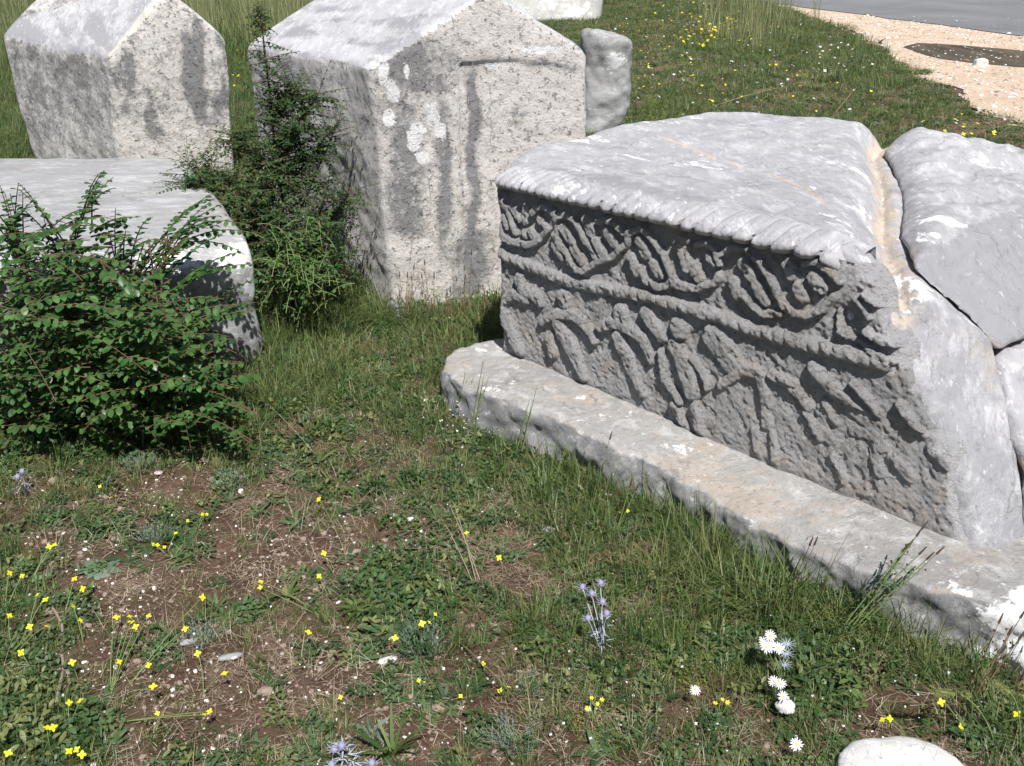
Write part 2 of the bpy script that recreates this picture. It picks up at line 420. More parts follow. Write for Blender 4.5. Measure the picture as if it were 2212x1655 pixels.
# ------------------------------------------------------------------ ridge-topped and slab tombstones
def solid(name, pts, k, h, mat, amps, seed, parent=None, cut=None, tint=None, mask=None, floor=-.15):
    pl = hull_planes(pts); P = np.array(pts); lo = P.min(0)-.06; hi = P.max(0)+.06; lo[2] = floor
    G, org = grid(lo, hi, h); Fv = hull_sdf(G, pl, k)
    if cut: Fv = cut(G, Fv)
    Fv = smax(Fv, (floor+.02)-G[2], .002)
    V, Q = surface_net(Fv, org, h); me = make_mesh(name, V, Q, [mat])
    V, N = rough(me, amps, seed, mask)
    set_tint(me, tint(V, N) if tint else np.zeros((len(V), 3)))
    return me
def gauss2(P, c, r): return np.exp(-(((P-np.array(c))/np.array(r))**2).sum(1))
def thing(name, loc, label, cat, group=None):
    o = link(name, None, loc=loc); return tag(o, label, cat, group)
def child_mesh(name, me, parent, label=None):
    me.transform(__import__('mathutils').Matrix.Translation(-Vector(parent.location)))
    o = link(name, me, parent)
    if label: o['label'] = label
    return o
def split(me, name_faces, parent, mats=None):
    """cut one dense surface into the parts its masks name; faces keep their places"""
    V = vcos(me); nf = len(me.polygons); L = np.empty(len(me.loops), np.int32); me.loops.foreach_get('vertex_index', L); Q = L.reshape(-1, 4)
    T = np.empty(len(V)*4); me.color_attributes['tint'].data.foreach_get('color', T); T = T.reshape(-1, 4)
    left = np.ones(nf, bool); res = []
    for k, (nm, fn, lab) in enumerate(name_faces):
        msk = left & (fn(Q, V) if fn is not None else True); left &= ~msk
        if not msk.any(): continue
        q = Q[msk]; u, inv = np.unique(q.ravel(), return_inverse=True)
        m2 = make_mesh(nm, V[u], inv.reshape(-1, 4), list(me.materials) if mats is None else [mats[k]])
        set_tint(m2, T[u, :3]); res.append(child_mesh(nm, m2, parent, lab))
    bpy.data.meshes.remove(me); return res

# centre stone: A0.. base, A1.. eaves, ridge
cA0 = np.array([-.485, 3.935, -.1]); cA1 = np.array([-.50, 3.918, .975]); cB0 = np.array([.33, 4.17, -.1]); cB1 = np.array([.305, 4.15, .985])
cC0 = np.array([-1.27, 5.2, -.1]); cC1 = np.array([-1.27, 5.12, .90]); cD0 = np.array([-.45, 5.5, -.1]); cD1 = np.array([-.47, 5.4, .92])
cR0 = np.array([-.08, 4.04, 1.225]); cR1 = np.array([-.86, 5.3, 1.14])
def tint_center(V, N):
    gable = np.clip(N@np.array([.27, -.96, 0]), 0, 1)**2*(np.abs(N[:, 2]) < .5)
    roof = ss(.35, .6, N[:, 2]); left = np.clip(-N[:, 0]*.86-N[:, 1]*.5, 0, 1)*(1-roof); left = ss(.6, .9, left)
    st = fbm(V*np.array([1, 1, .18]), .16, 4, 3)
    # grey lichen runs down the gable
    g = .25*gable*ss(0, .5, st)
    for (u, w, z0, z1, a) in ((-.42, .09, .3, 1.0, .75), (-.27, .035, .25, .82, .85), (-.155, .028, .28, .9, .95), (-.17, .085, 0., .28, .95), (-.32, .07, .35, .75, .3), (-.35, .13, .83, 1.05, .8), (.0, .07, .68, .8, .25)):
        g = np.maximum(g, a*gable*np.exp(-((V[:, 0]-u-.02*vnoise(V, .15, 8))/w)**2)*ss(z0-.06, z0+.05, V[:, 2])*(1-ss(z1-.05, z1+.08, V[:, 2])))
    g = np.maximum(g, left*(.12+.2*fbm(V, .2, 9))); g = np.maximum(g, roof*.7*ss(-.1, .5, fbm(np.stack([V[:, 0]*1.0+V[:, 1]*.62, .25*V[:, 1], 0*V[:, 0]], 1), .07, 5)))
    wl = 0*g
    for (x, z, rx, rz) in ((-.30, .78, .035, .07), (-.365, .70, .035, .065), (-.275, .715, .03, .045), (-.44, .86, .035, .05), (-.475, .93, .02, .05), (-.46, .77, .03, .045), (-.34, .61, .03, .03), (-.39, .93, .012, .03), (.12, .99, .09, .025), (-.06, .94, .05, .015)):
        wl = np.maximum(wl, 1.0*gable*np.exp(-((V[:, 0]-x)/rx)**2-((V[:, 2]-z)/rz)**2))
    cr = gable*.8
    return np.stack([g*1.0, wl*1.1, cr], 1)
def cut_center(G, Fv):
    X, Y, Z = G
    gx_, gy_ = .27, -.96      # gable normal; a shallow sunk panel below a raised band
    dp = (X-cA1[0])*gx_+(Y-cA1[1])*gy_
    t = (X-cA1[0])*.96+(Y-cA1[1])*.27
    arch = .90+.06*np.cos((t-.42)*3.6)
    box = np.maximum(np.maximum(Z-arch, .31-t), np.maximum(t-.79, .02-Z))
    return smax(Fv, -smax(np.maximum(box, -(dp+.016)), box, .01), .012)
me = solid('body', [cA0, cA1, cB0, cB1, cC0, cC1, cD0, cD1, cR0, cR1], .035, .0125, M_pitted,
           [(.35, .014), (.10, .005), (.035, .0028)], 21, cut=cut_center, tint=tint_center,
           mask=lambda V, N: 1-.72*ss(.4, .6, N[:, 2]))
T_center = thing('ridge_tombstone', (-.45, 4.5, 0), 'tall house-shaped limestone tombstone with a cream pitted gable and white lichen blotches, in the centre', 'tombstone')
def fnorm(Q, V):
    n = np.cross(V[Q[:, 2]]-V[Q[:, 0]], V[Q[:, 3]]-V[Q[:, 1]]); return n/(np.linalg.norm(n, axis=1)[:, None]+1e-12)
def roof_above(p0, n0, p1, n1):
    return lambda Q, V: ((V[Q].mean(1)[:, 2] > .9))
def roof_mask(A1, B1, C1, D1, R0, R1):
    def f(Q, V):
        c = V[Q].mean(1); r = np.zeros(len(c), bool)
        for a, b_, d_ in ((A1, R0, C1), (B1, R0, D1)):
            n = np.cross(b_-a, d_-a); n /= np.linalg.norm(n)
            if n[2] < 0: n = -n
            r |= ((c-a)@n > -.02)
        nn = fnorm(Q, V); return r & (nn[:, 2] > .25)
    return f
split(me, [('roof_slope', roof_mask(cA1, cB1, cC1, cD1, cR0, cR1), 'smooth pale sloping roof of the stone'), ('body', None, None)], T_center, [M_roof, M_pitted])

# left rear stone
lA0 = np.array([-2.30, 6.0, -.1]); lA1 = np.array([-2.245, 5.95, .72]); lB0 = np.array([-1.70, 6.25, -.1]); lB1 = np.array([-1.615, 6.15, .80])
lC0 = np.array([-3.08, 6.62, -.1]); lC1 = np.array([-3.14, 6.6, .775]); lD0 = np.array([-2.4, 7.1, -.1]); lD1 = np.array([-2.42, 7.0, .84])
lR0 = np.array([-1.90, 6.08, 1.085]); lR1 = np.array([-2.76, 6.83, 1.13])
def tint_left(V, N):
    gable = ss(.5, .8, N@np.array([.3, -.95, 0])); roof = ss(.35, .6, N[:, 2]); left = ss(.5, .8, N@np.array([-.6, -.8, 0]))*(1-gable)
    st = fbm(V*np.array([1, 1, .2]), .13, 14, 3)
    g = gable*(.25+.75*ss(-.05, .25, st))*ss(.05, .5, V[:, 2])+left*.5+roof*.75*ss(.0, .45, fbm(V@np.array([[.75, .65, 0], [.1, -.1, 0], [0, 0, 0]]).T, .06, 2, 2))
    return np.stack([g, roof*.15, gable*.8], 1)
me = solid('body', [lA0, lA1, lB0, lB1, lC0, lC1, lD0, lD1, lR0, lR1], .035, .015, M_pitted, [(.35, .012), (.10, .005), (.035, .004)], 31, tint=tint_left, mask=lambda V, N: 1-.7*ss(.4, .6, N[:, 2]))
T_left = thing('ridge_tombstone', (-2.4, 6.5, 0), 'house-shaped tombstone with bright white roof slope and grey-streaked gable, upper left corner', 'tombstone')
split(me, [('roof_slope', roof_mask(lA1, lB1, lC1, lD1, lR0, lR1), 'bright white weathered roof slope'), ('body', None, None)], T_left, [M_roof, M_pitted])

# flat slab at left
def tint_slab(V, N):
    wl = 0
    for c, r in (((-.93, 3.42, .40), (.1, .15, .05)), ((-.9, 3.4, .30), (.05, .1, .03)), ((-.88, 3.45, .24), (.04, .1, .05)), ((-1.15, 3.3, .42), (.12, .1, .04))):
        wl = wl+1.0*gauss2(V, c, r)
    top = ss(.6, .9, N[:, 2])
    return np.stack([.38*(1-top)+top*.28*ss(.1, .6, fbm(V*np.array([.6, 2, 1]), .12, 6)), wl+.25*top*ss(.35, .7, fbm(V*np.array([1, 2, 1]), .1, 8)), .1*top], 1)
def cut_slab(G, Fv):
    X, Y, Z = G
    led = np.maximum(Z-.14, -np.inf)
    # layered front corner: shallow horizontal ledges and a notch near the ground
    nf = (X-(-.87))*.3+(Y-3.33)*(-.95)
    notch = np.maximum(np.abs(Z-.10-.03*np.sin(X*9)-.15*(X+1))-.008, -(nf+.02))
    return smax(Fv, -np.maximum(notch, -1.25-X), .01)
me = solid('slab', [(-.90, 3.42, -.1), (-.875, 3.37, .40), (-.90, 3.43, .475), (-1.0, 3.32, -.1), (-1.02, 3.26, .40), (-1.12, 3.33, .47), (-2.6, 3.05, -.1), (-2.6, 3.0, .42), (-2.6, 3.08, .46), (-1.0, 3.66, .475), (-1.02, 3.7, -.1), (-1.46, 4.60, .475), (-1.46, 4.6, -.1), (-2.7, 4.6, .475), (-2.7, 4.6, -.1)], .05, .012, M_grey,
           [(.35, .022), (.1, .010), (.03, .003)], 41, cut=cut_slab, tint=tint_slab, mask=lambda V, N: 1-.5*ss(.6, .9, N[:, 2]))
T_slab = tag(link('slab_tombstone', me), 'low flat grey tombstone slab at left, half hidden behind the leafy shrub', 'tombstone')

# ------------------------------------------------------------------ carved tombstone at right
fa = at(1075, 760, .13); fb = at(2110, 1200, .13); fd = (fb-fa)/np.linalg.norm(fb-fa); fn = np.array([fd[1], -fd[0], 0])
def toW(U): U = np.asarray(U, float); return fa*np.array([1, 1, 0])+U[..., 0:1]*fd*np.array([1, 1, 0])-U[..., 1:2]*fn+U[..., 2:3]*np.array([0, 0, 1])
def loc(p): q = p-fa; return np.array([q@fd, -(q@fn), p[2]])
def face_uv(px, py):
    p = loc(on_plane(px, py, fa, fn)); return p[0], p[2]
Ept = np.array([1.265, 0, .74]); En = np.array([.813, -.285, .508])
GR = np.array([(1.36, .02), (1.32, .10), (1.07, .459), (.80, .95), (.54, 1.36), (.45, 1.62)])   # groove line on the top (u, v)
def seg_dist2(X, Y, pts):
    best = None; side = None
    for a, b_ in zip(pts[:-1], pts[1:]):
        d_ = b_-a; t = np.clip(((X-a[0])*d_[0]+(Y-a[1])*d_[1])/(d_@d_), 0, 1)
        dx = X-a[0]-t*d_[0]; dy = Y-a[1]-t*d_[1]; q = np.sqrt(dx*dx+dy*dy); sg = d_[0]*dy-d_[1]*dx
        if best is None: best, side = q, sg
        else: m_ = q < best; best = np.where(m_, q, best); side = np.where(m_, sg, side)
    return best, side
T_carved = thing('carved_tombstone', tuple(toW([.8, .6, 0])), 'big carved limestone tombstone at right with rope mouldings, vine frieze and dancing figures', 'tombstone')
top_out = np.array([(0, .032), (-.20, .36), (-.29, .76), (-.26, 1.46), (.02, 1.6), (.5, 1.6), (.95, 1.66), (1.6, 1.66), (2.2, 1.5), (2.5, .8), (2.5, .032)])
def prism(X, Y, out, k):
    r = None
    for a, b_ in zip(out, np.roll(out, -1, 0)):
        t = b_-a; n = np.array([-t[1], t[0]]); n = n/np.linalg.norm(n)
        c = out.mean(0)
        if (a-c)@n < 0: n = -n
        dd = (X-a[0])*n[0]+(Y-a[1])*n[1]; r = dd if r is None else smax(r, dd, k)
    return r
h = .010
G, org = grid((-.36, -.05, .0), (1.9, 1.75, .80), h); X, Y, Z = G
P2 = prism(X, Y, top_out, .06)
topz = .724+.030*ss(.75, .1, Y)+.010*X*ss(.9, .1, Y)+.015*np.sin(X*1.7+.4)*np.clip(Y, 0, 1)
body = smax(P2, Z-topz, .035)
dg, sg = seg_dist2(X, Y, GR)
E = (X-Ept[0])*En[0]+(Y-Ept[1])*En[1]+(Z-Ept[2])*En[2]
side = np.where(sg > 0, dg, -dg)                   # >0 : right of the groove
sgn = 1 if seg_dist2(np.array([1.8]), np.array([.8]), GR)[1][0] > 0 else -1
side = side*sgn
crk = lambda Z: np.interp(Z, [.0, .12, .32, .53, .61, .70], [.38, .36, .30, .23, .13, .0])
Fm = smax(body, E+.014*np.sin(Z*14+Y*5), .03)
Fm = smax(Fm, side-crk(Z), .02)
gro = dg+(Z-topz)*.9-.0
wid = .035+.05*np.clip(1-Y/.6, 0, 1)
Fm = smax(Fm, -(dg-wid-.9*(Z-(topz-.05))), .05)   # V-shaped groove flank
V, Q = surface_net(Fm, org, h); me = make_mesh('body', toW(V), Q, [M_top])
def tint_top(V, N, L=None):
    U = np.stack([(V-fa)@fd, -((V-fa)@fn), V[:, 2]], 1); top = ss(.6, .85, N[:, 2])
    swirl = fbm(np.stack([U[:, 0]*.7+U[:, 1]*.2, U[:, 1]*1.6, U[:, 2]], 1), .22, 61, 4)
    g = .30*ss(-.1, .4, swirl)*top+.12
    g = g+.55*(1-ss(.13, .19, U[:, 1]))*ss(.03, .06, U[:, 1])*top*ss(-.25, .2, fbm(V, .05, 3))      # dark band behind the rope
    wl = .6*ss(.15, .45, fbm(U*np.array([.5, 1.5, 1]), .10, 63, 3))*top+.5*np.exp(-((U[:, 0]-1.2)/.2)**2-((U[:, 1]-.12)/.15)**2)
    dg_, _ = seg_dist2(U[:, 0], U[:, 1], GR)
    crack = np.array([(-.05, .85), (.1, .8), (.35, .66), (.55, .62), (.8, .5), (.95, .36)]) 
    dc, _ = seg_dist2(U[:, 0], U[:, 1], crack)
    cr = np.maximum(.75*np.exp(-(dg_/.05)**2), .95*np.exp(-(dc/.011)**2)*(top > .5))
    en = ss(.6, .85, N@(fd*En[0]-fn*En[1]+np.array([0, 0, En[2]])))*(U[:, 0] > 1.2)*(1-top); g = np.maximum(g, en*(.45+.35*fbm(U, .12, 66, 3))); cr = np.maximum(cr, .5*en*np.exp(-((U[:, 2]-.35)/.5)**2)*ss(.14, .24, U[:, 1]))
    return np.stack([g, wl*(1-.5*en), cr], 1), U, dc
V, N = rough(me, [(.4, .012), (.12, .007), (.035, .003)], 51)
tn, U, dc = tint_top(V, N); V = V-N*(np.exp(-(dc/.007)**2)*.006*(N[:, 2] > .6))[:, None]
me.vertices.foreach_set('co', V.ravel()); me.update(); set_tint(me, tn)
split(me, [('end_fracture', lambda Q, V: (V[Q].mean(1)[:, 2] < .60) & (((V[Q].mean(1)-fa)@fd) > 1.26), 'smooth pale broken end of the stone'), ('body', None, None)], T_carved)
# block to the right of the groove
G, org = grid((.2, -.05, .0), (2.6, 1.8, .80), .0125); X, Y, Z = G
topz = .730+.015*np.sin(X*3)+.012*np.sin(Y*5)+.025*ss(.7, .1, Y)
dg, sg = seg_dist2(X, Y, GR); side = np.where(sg > 0, dg, -dg)*sgn
blk = smax(prism(X, Y, top_out, .06), Z-topz, .04); blk = smax(blk, -(side-crk(Z)+.006), .02)
blk = smax(blk, -(dg-.03-.95*(Z-(topz-.07))), .04)
E = (X-Ept[0])*En[0]+(Y-Ept[1])*En[1]+(Z-Ept[2])*En[2]
b1 = blk
fr = (X-1.27)*.61-(Y-.29)*.07+(Z-.70)*.79     # sloping dark fracture face
b1 = smax(b1, fr, .03)
b1 = smax(b1, (.515+.25*(X-1.48))-Z, .02)
V, Q = surface_net(b1, org, .0125); me = make_mesh('broken_block', toW(V), Q, [M_top])
V, N = rough(me, [(.25, .026), (.09, .018), (.035, .011)], 71, mask=lambda V, N: .3+.7*ss(.06, .18, seg_dist2((V-fa)@fd, -((V-fa)@fn), GR)[0])*ss(.50, .58, V[:, 2]))
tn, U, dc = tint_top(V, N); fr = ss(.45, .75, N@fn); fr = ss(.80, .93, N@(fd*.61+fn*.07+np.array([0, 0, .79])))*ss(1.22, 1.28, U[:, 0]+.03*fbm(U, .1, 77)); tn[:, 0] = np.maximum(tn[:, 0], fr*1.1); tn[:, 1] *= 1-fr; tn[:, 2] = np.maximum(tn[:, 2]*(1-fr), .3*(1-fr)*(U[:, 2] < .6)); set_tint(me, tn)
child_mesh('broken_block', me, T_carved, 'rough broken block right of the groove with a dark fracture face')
# lower broken lumps under it
G, org = grid((1.35, -.02, .0), (2.6, 1.2, .62), .0125); X, Y, Z = G
dg2, sg2 = seg_dist2(X, Y, GR); side2 = np.where(sg2 > 0, dg2, -dg2)*sgn
b2 = smax(-(side2-crk(Z)+.006), Z-(.50+.25*(X-1.48)), .03)
b2 = smax(b2, (X-1.52)*.81-(Y-.28)*.28+(Z-.49)*.5-.02*np.sin(Z*17+Y*9), .04); b2 = smax(b2, X-2.5, .03); b2 = smax(b2, Y-1.1, .03)
V, Q = surface_net(b2, org, .0125); me = make_mesh('broken_block', toW(V), Q, [M_top])
V, N = rough(me, [(.2, .02), (.08, .02), (.03, .006)], 81)
U = np.stack([(V-fa)@fd, -((V-fa)@fn), V[:, 2]], 1)
set_tint(me, np.stack([.3*ss(0, .5, fbm(V, .2, 5)), .5*ss(.1, .5, fbm(V, .12, 9)), .5*ss(-.1, .3, fbm(V, .15, 12))], 1))
child_mesh('broken_block', me, T_carved, 'lower broken lump at the right edge with tan cracks')
# plinth
pl_out = np.array([(-.11, .02), (-.13, -.12), (-.04, -.22), (.10, -.275), (.45, -.235), (.75, -.205), (1.0, -.195), (1.3, -.245), (1.6, -.215), (1.85, -.155), (2.4, -.14), (2.4, .5), (.02, .5)])
G, org = grid((-.3, -.42, -.12), (2.45, .55, .22), .01); X, Y, Z = G
pdist, _ = seg_dist2(X, Y, np.vstack([pl_out, pl_out[:1]]))
# inside test
ins = np.zeros(X.shape[:2], bool); xx = X[:, :, 0]; yy = Y[:, :, 0]
for a, b_ in zip(pl_out, np.roll(pl_out, -1, 0)):
    c_ = ((a[1] > yy) != (b_[1] > yy)) & (xx < (b_[0]-a[0])*(yy-a[1])/(b_[1]-a[1]+1e-12)+a[0]); ins ^= c_
pd = np.where(ins[:, :, None], -pdist, pdist)+.08*np.clip(Z-.02, -.1, .2)
pz = .118+.018*np.sin(X*4.2)*np.exp(-((Y+.2)/.2)**2)+.06*np.clip(Y+.02, -.3, 0)+.012
Fp = smax(pd, Z-pz, .018); Fp = smax(Fp, -.1-Z, .01)
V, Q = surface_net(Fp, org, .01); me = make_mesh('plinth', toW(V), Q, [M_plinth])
V, N = rough(me, [(.25, .018), (.09, .020), (.035, .012)], 91, mask=lambda V, N: 1-.72*ss(.7, .97, N[:, 2]))
U = np.stack([(V-fa)@fd, -((V-fa)@fn), V[:, 2]], 1); top = ss(.55, .85, N[:, 2])
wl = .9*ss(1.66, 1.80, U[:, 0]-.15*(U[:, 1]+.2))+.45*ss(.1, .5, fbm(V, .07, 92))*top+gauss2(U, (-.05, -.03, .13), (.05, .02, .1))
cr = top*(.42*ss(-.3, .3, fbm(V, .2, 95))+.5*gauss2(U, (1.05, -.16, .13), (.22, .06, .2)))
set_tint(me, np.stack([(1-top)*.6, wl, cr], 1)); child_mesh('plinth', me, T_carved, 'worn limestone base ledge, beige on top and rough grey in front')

# --- carved side: a dense relief sheet
def c4(x, y): return ((1000+x/2.546)*.9668, (250+y/2.546)*.9668)
def c5(x, y): return ((1500+x/2.546)*.9668, (250+y/2.546)*.9668)
def c6(x, y): return ((1550+x/2.546)*.9668, (750+y/2.546)*.9668)
def trace(f, pts): return np.array([face_uv(*f(*p)) for p in pts])
def cA(x, y): return ((1080+x/2.644)*.9668, (400+y/2.644)*.9668)
def cB(x, y): return ((1500+x/2.115)*.9668, (480+y/2.115)*.9668)
def cC(x, y): return ((1100+x/2.115)*.9668, (600+y/2.115)*.9668)
def cD(x, y): return ((1600+x/1.866)*.9668, (750+y/1.866)*.9668)
vine = [(cA, 20, p) for p in (
 [(285, 205), (305, 172), (350, 165), (400, 195), (428, 228), (400, 270), (360, 320), (310, 370), (250, 395), (200, 380)],
 [(428, 225), (470, 212), (520, 238), (560, 300), (600, 380), (640, 450), (672, 488), (710, 485), (770, 450), (825, 400), (850, 340), (872, 312)],
 [(425, 300), (412, 340), (445, 400), (490, 445), (508, 500), (540, 540), (580, 552), (625, 520), (668, 492)],
 [(668, 258), (710, 242), (770, 272), (820, 318), (858, 330)],
 [(878, 315), (920, 297), (980, 342), (1040, 430), (1078, 520), (1112, 590), (1160, 630), (1240, 640)],
 [(925, 530), (950, 600), (1010, 642), (1070, 640), (1110, 600)],
 [(45, 225), (85, 275), (108, 345), (150, 370), (200, 378)], [(75, 70), (120, 160), (155, 240), (185, 320)])] + [(cB, 17, p) for p in (
 [(110, 142), (160, 135), (200, 168), (222, 235)], [(0, 332), (50, 350), (120, 350), (190, 330), (215, 290)],
 [(228, 190), (280, 156), (340, 166), (400, 210), (450, 290), (490, 370), (520, 430), (570, 470), (640, 480), (710, 455), (760, 390)],
 [(318, 370), (370, 430), (430, 470), (500, 475)], [(620, 238), (670, 226), (730, 260), (785, 325)],
 [(775, 470), (785, 550), (850, 600), (930, 650), (1040, 700)], [(905, 560), (980, 600), (1060, 620)], [(900, 385), (980, 435), (1065, 505)])]
lobes = [(cA, a, b, r) for a, b, r in (((80, 140), (130, 280), 24), ((60, 240), (66, 300), 20), ((235, 165), (235, 250), 24), ((160, 170), (205, 240), 24), ((320, 240), (360, 285), 25), ((272, 310), (300, 350), 25), ((235, 320), (240, 340), 22), ((460, 300), (512, 375), 31), ((525, 425), (572, 490), 31),
 ((412, 400), (450, 465), 26), ((600, 245), (622, 315), 38), ((652, 375), (690, 440), 33), ((722, 325), (762, 390), 32), ((910, 375), (950, 450), 37), ((992, 505), (1030, 570), 36), ((862, 475), (900, 550), 34), ((1165, 410), (1190, 490), 44), ((1235, 520), (1240, 560), 34), ((1150, 350), (1200, 370), 22))] + \
 [(cB, a, b, r) for a, b, r in (((50, 170), (70, 250), 36), ((170, 205), (188, 240), 24), ((108, 250), (122, 300), 28), ((330, 235), (370, 300), 32), ((395, 345), (432, 410), 34), ((282, 320), (300, 380), 30), ((540, 232), (560, 290), 36), ((590, 350), (612, 398), 34), ((662, 300), (700, 352), 37), ((865, 405), (925, 495), 18))]
lrope = np.vstack([trace(cA, [(20, 400), (130, 470), (300, 540), (450, 600), (600, 640), (800, 672), (1000, 712), (1110, 745)]), trace(cB, [(50, 445), (200, 485), (330, 530), (450, 572), (600, 612), (800, 662), (1000, 712)])])
figs = [(cC, q) for q in (
 [[(115, 48), 26], [(125, 80), 26]], [[(15, 175), 18], [(90, 125), 22], [(150, 150), 22]], [[(135, 100), 30], [(200, 140), 28], [(215, 170), 18]], [[(30, 200), 34], [(80, 300), 36], [(120, 400), 26]],
 [[(325, 145), 40], [(330, 165), 38]], [[(225, 255), 20], [(300, 215), 26], [(380, 228), 26], [(440, 280), 26], [(472, 345), 20]], [[(300, 270), 34], [(340, 340), 40], [(380, 420), 34], [(420, 520), 24]], [[(262, 330), 28], [(275, 400), 30]],
 [[(598, 215), 46], [(600, 235), 44]], [[(495, 285), 24], [(560, 262), 28], [(640, 292), 28], [(700, 335), 28], [(742, 440), 20]], [[(585, 330), 34], [(620, 420), 38], [(655, 520), 30], [(700, 600), 22]],
 [[(715, 215), 40], [(790, 330), 30]],
 [[(868, 282), 50], [(872, 300), 48]], [[(850, 380), 46], [(900, 470), 50], [(930, 590), 44]], [[(935, 430), 20], [(985, 500), 22], [(1005, 570), 18]], [[(785, 400), 18], [(805, 530), 20], [(880, 635), 18]], [[(850, 650), 24], [(905, 770), 20]], [[(950, 660), 28], [(972, 810), 22]],
 [[(1030, 330), 66], [(1110, 440), 70]], [[(1060, 560), 22], [(1150, 505), 26]])] + [(cD, q) for q in (
 [[(60, 172), 22], [(110, 150), 28], [(168, 165), 30], [(190, 260), 28], [(198, 380), 26]], [[(150, 400), 20], [(160, 520), 18]], [[(222, 420), 18], [(232, 570), 16]],
 [[(222, 172), 22], [(300, 212), 28], [(372, 305), 22]], [[(392, 135), 26], [(470, 222), 34], [(560, 312), 36], [(650, 390), 40], [(675, 470), 32]], [[(440, 280), 18], [(485, 370), 18]],
 [[(560, 405), 26], [(660, 430), 34]], [[(645, 480), 26], [(668, 580), 24]], [[(480, 510), 22], [(520, 610), 20]], [[(560, 205), 16], [(650, 312), 18], [(705, 400), 14]], [[(360, 330), 14], [(420, 440), 16]], [[(760, 300), 26], [(850, 420), 24]], [[(720, 520), 26], [(800, 600), 30]], [[(880, 480), 24], [(960, 560), 26]])]
st_ = .0035
us = np.arange(-.035, 1.80, st_); zs = np.arange(.09, .735, st_)
UU, ZZ = np.meshgrid(us, zs, indexing='ij'); shp = UU.shape; uu = UU.ravel(); zz = ZZ.ravel(); PP = np.stack([uu, 0*uu, zz], 1)
# hand-cut irregularity: warp the sampling so carved edges wander
wu = uu+.0035*fbm(PP, .03, 101, 2); wz = zz+.0035*fbm(PP, .03, 102, 2)
def caps(pts, rad, hgt, flat=.5):
    """rounded raised band along a polyline; rad may be per point"""
    out = np.zeros(len(uu)); pts = np.asarray(pts); rad = np.broadcast_to(rad, len(pts))
    for k in range(len(pts)-1):
        a, b_ = pts[k], pts[k+1]; lo = np.minimum(a, b_)-.07; hi = np.maximum(a, b_)+.07
        ok = (wu > lo[0]) & (wu < hi[0]) & (wz > lo[1]) & (wz < hi[1])
        x, y = wu[ok], wz[ok]; d_ = b_-a; t = np.clip(((x-a[0])*d_[0]+(y-a[1])*d_[1])/(d_@d_+1e-12), 0, 1)
        q = np.hypot(x-a[0]-t*d_[0], y-a[1]-t*d_[1]); r = rad[k]+(rad[k+1]-rad[k])*t
        hh = hgt*ss(1.12, flat, q/r)*(.86+.14*np.sqrt(np.clip(1-(q/r)**2, 0, 1)))
        out[ok] = np.maximum(out[ok], hh)
    return out
def px_m(f, p, r):      # radius in crop pixels -> metres on the face
    a = np.array(face_uv(*f(p[0]-r, p[1]))); b_ = np.array(face_uv(*f(p[0]+r, p[1]))); c_ = np.array(face_uv(*f(p[0], p[1]-r))); e_ = np.array(face_uv(*f(p[0], p[1]+r)))
    return .25*(np.linalg.norm(a-b_)+np.linalg.norm(c_-e_))
Hv = np.zeros(len(uu)); 
for f, r, pts in vine: Hv = np.maximum(Hv, caps(trace(f, pts), px_m(f, pts[len(pts)//2], r), .0175, .74))
Hl = np.zeros(len(uu))
for f, a_, b_, r in lobes: Hl = np.maximum(Hl, caps(trace(f, [a_, b_]), px_m(f, a_, r*.9), .0155, .80))
Hf = np.zeros(len(uu)); fig_id = np.full(len(uu), -1)
for k, (f, pr) in enumerate(figs):
    hk = caps(trace(f, [q[0] for q in pr]), [px_m(f, q[0], q[1]*.95) for q in pr], .0165, .64)
    fig_id[(hk > Hf) & (hk > .003)] = k; Hf = np.maximum(Hf, hk)
# lower rope: twisted notches
lr = lrope; sl_ = np.concatenate([[0], np.cumsum(np.linalg.norm(np.diff(lr, axis=0), axis=1))])
def along(pts, x, y):
    best = np.full(len(x), 9.); T = np.zeros(len(x)); Sg = np.zeros(len(x)); s0 = 0
    for a, b_ in zip(pts[:-1], pts[1:]):
        d_ = b_-a; L_ = np.linalg.norm(d_); t = np.clip(((x-a[0])*d_[0]+(y-a[1])*d_[1])/(L_*L_), 0, 1)
        q = np.hypot(x-a[0]-t*d_[0], y-a[1]-t*d_[1]); sg_ = (d_[0]*(y-a[1])-d_[1]*(x-a[0]))/L_
        m_ = q < best; best[m_] = q[m_]; T[m_] = (s0+t*L_)[m_]; Sg[m_] = sg_[m_]; s0 += L_
    return best, T, Sg
q, T, Sg = along(lrope, wu, wz)
tw = np.abs(np.sin((T+Sg*.35)*math.pi/.034+.5*vnoise(PP, .08, 7)))**.6
Hr = .019*np.sqrt(np.clip(1-(q/.021)**2, 0, 1))*(.74+.26*tw*(1+.6*vnoise(PP, .06, 71)))*(T > 0)*(1-.35*ss(0, .5, fbm(PP, .15, 72)))
border = ss(.56, .52, zz)
wear = 1-.45*ss(.1, .6, fbm(PP, .18, 105, 2))
wear_r = 1-.55*ss(.9, 1.3, uu-.3*(zz-.4))*(zz < .38)
Hgt = np.maximum.reduce([Hv*(.9+.1*wear), Hl*(.9+.1*wear), Hf*wear*wear_r, Hr])
# upper zone recessed under the rope, general chisel marks
ani = np.stack([(uu*.8+zz*.6)*1.0, 0*uu, (zz*.8-uu*.6)*.45], 1)
Hgt = Hgt + .0028*fbm(PP, .06, 106, 2)+.0030*fbm(ani, .016, 107, 3, .7)+.0014*fbm(PP, .008, 108, 1)-.004*ss(.2, .6, fbm(ani, .02, 109, 2))
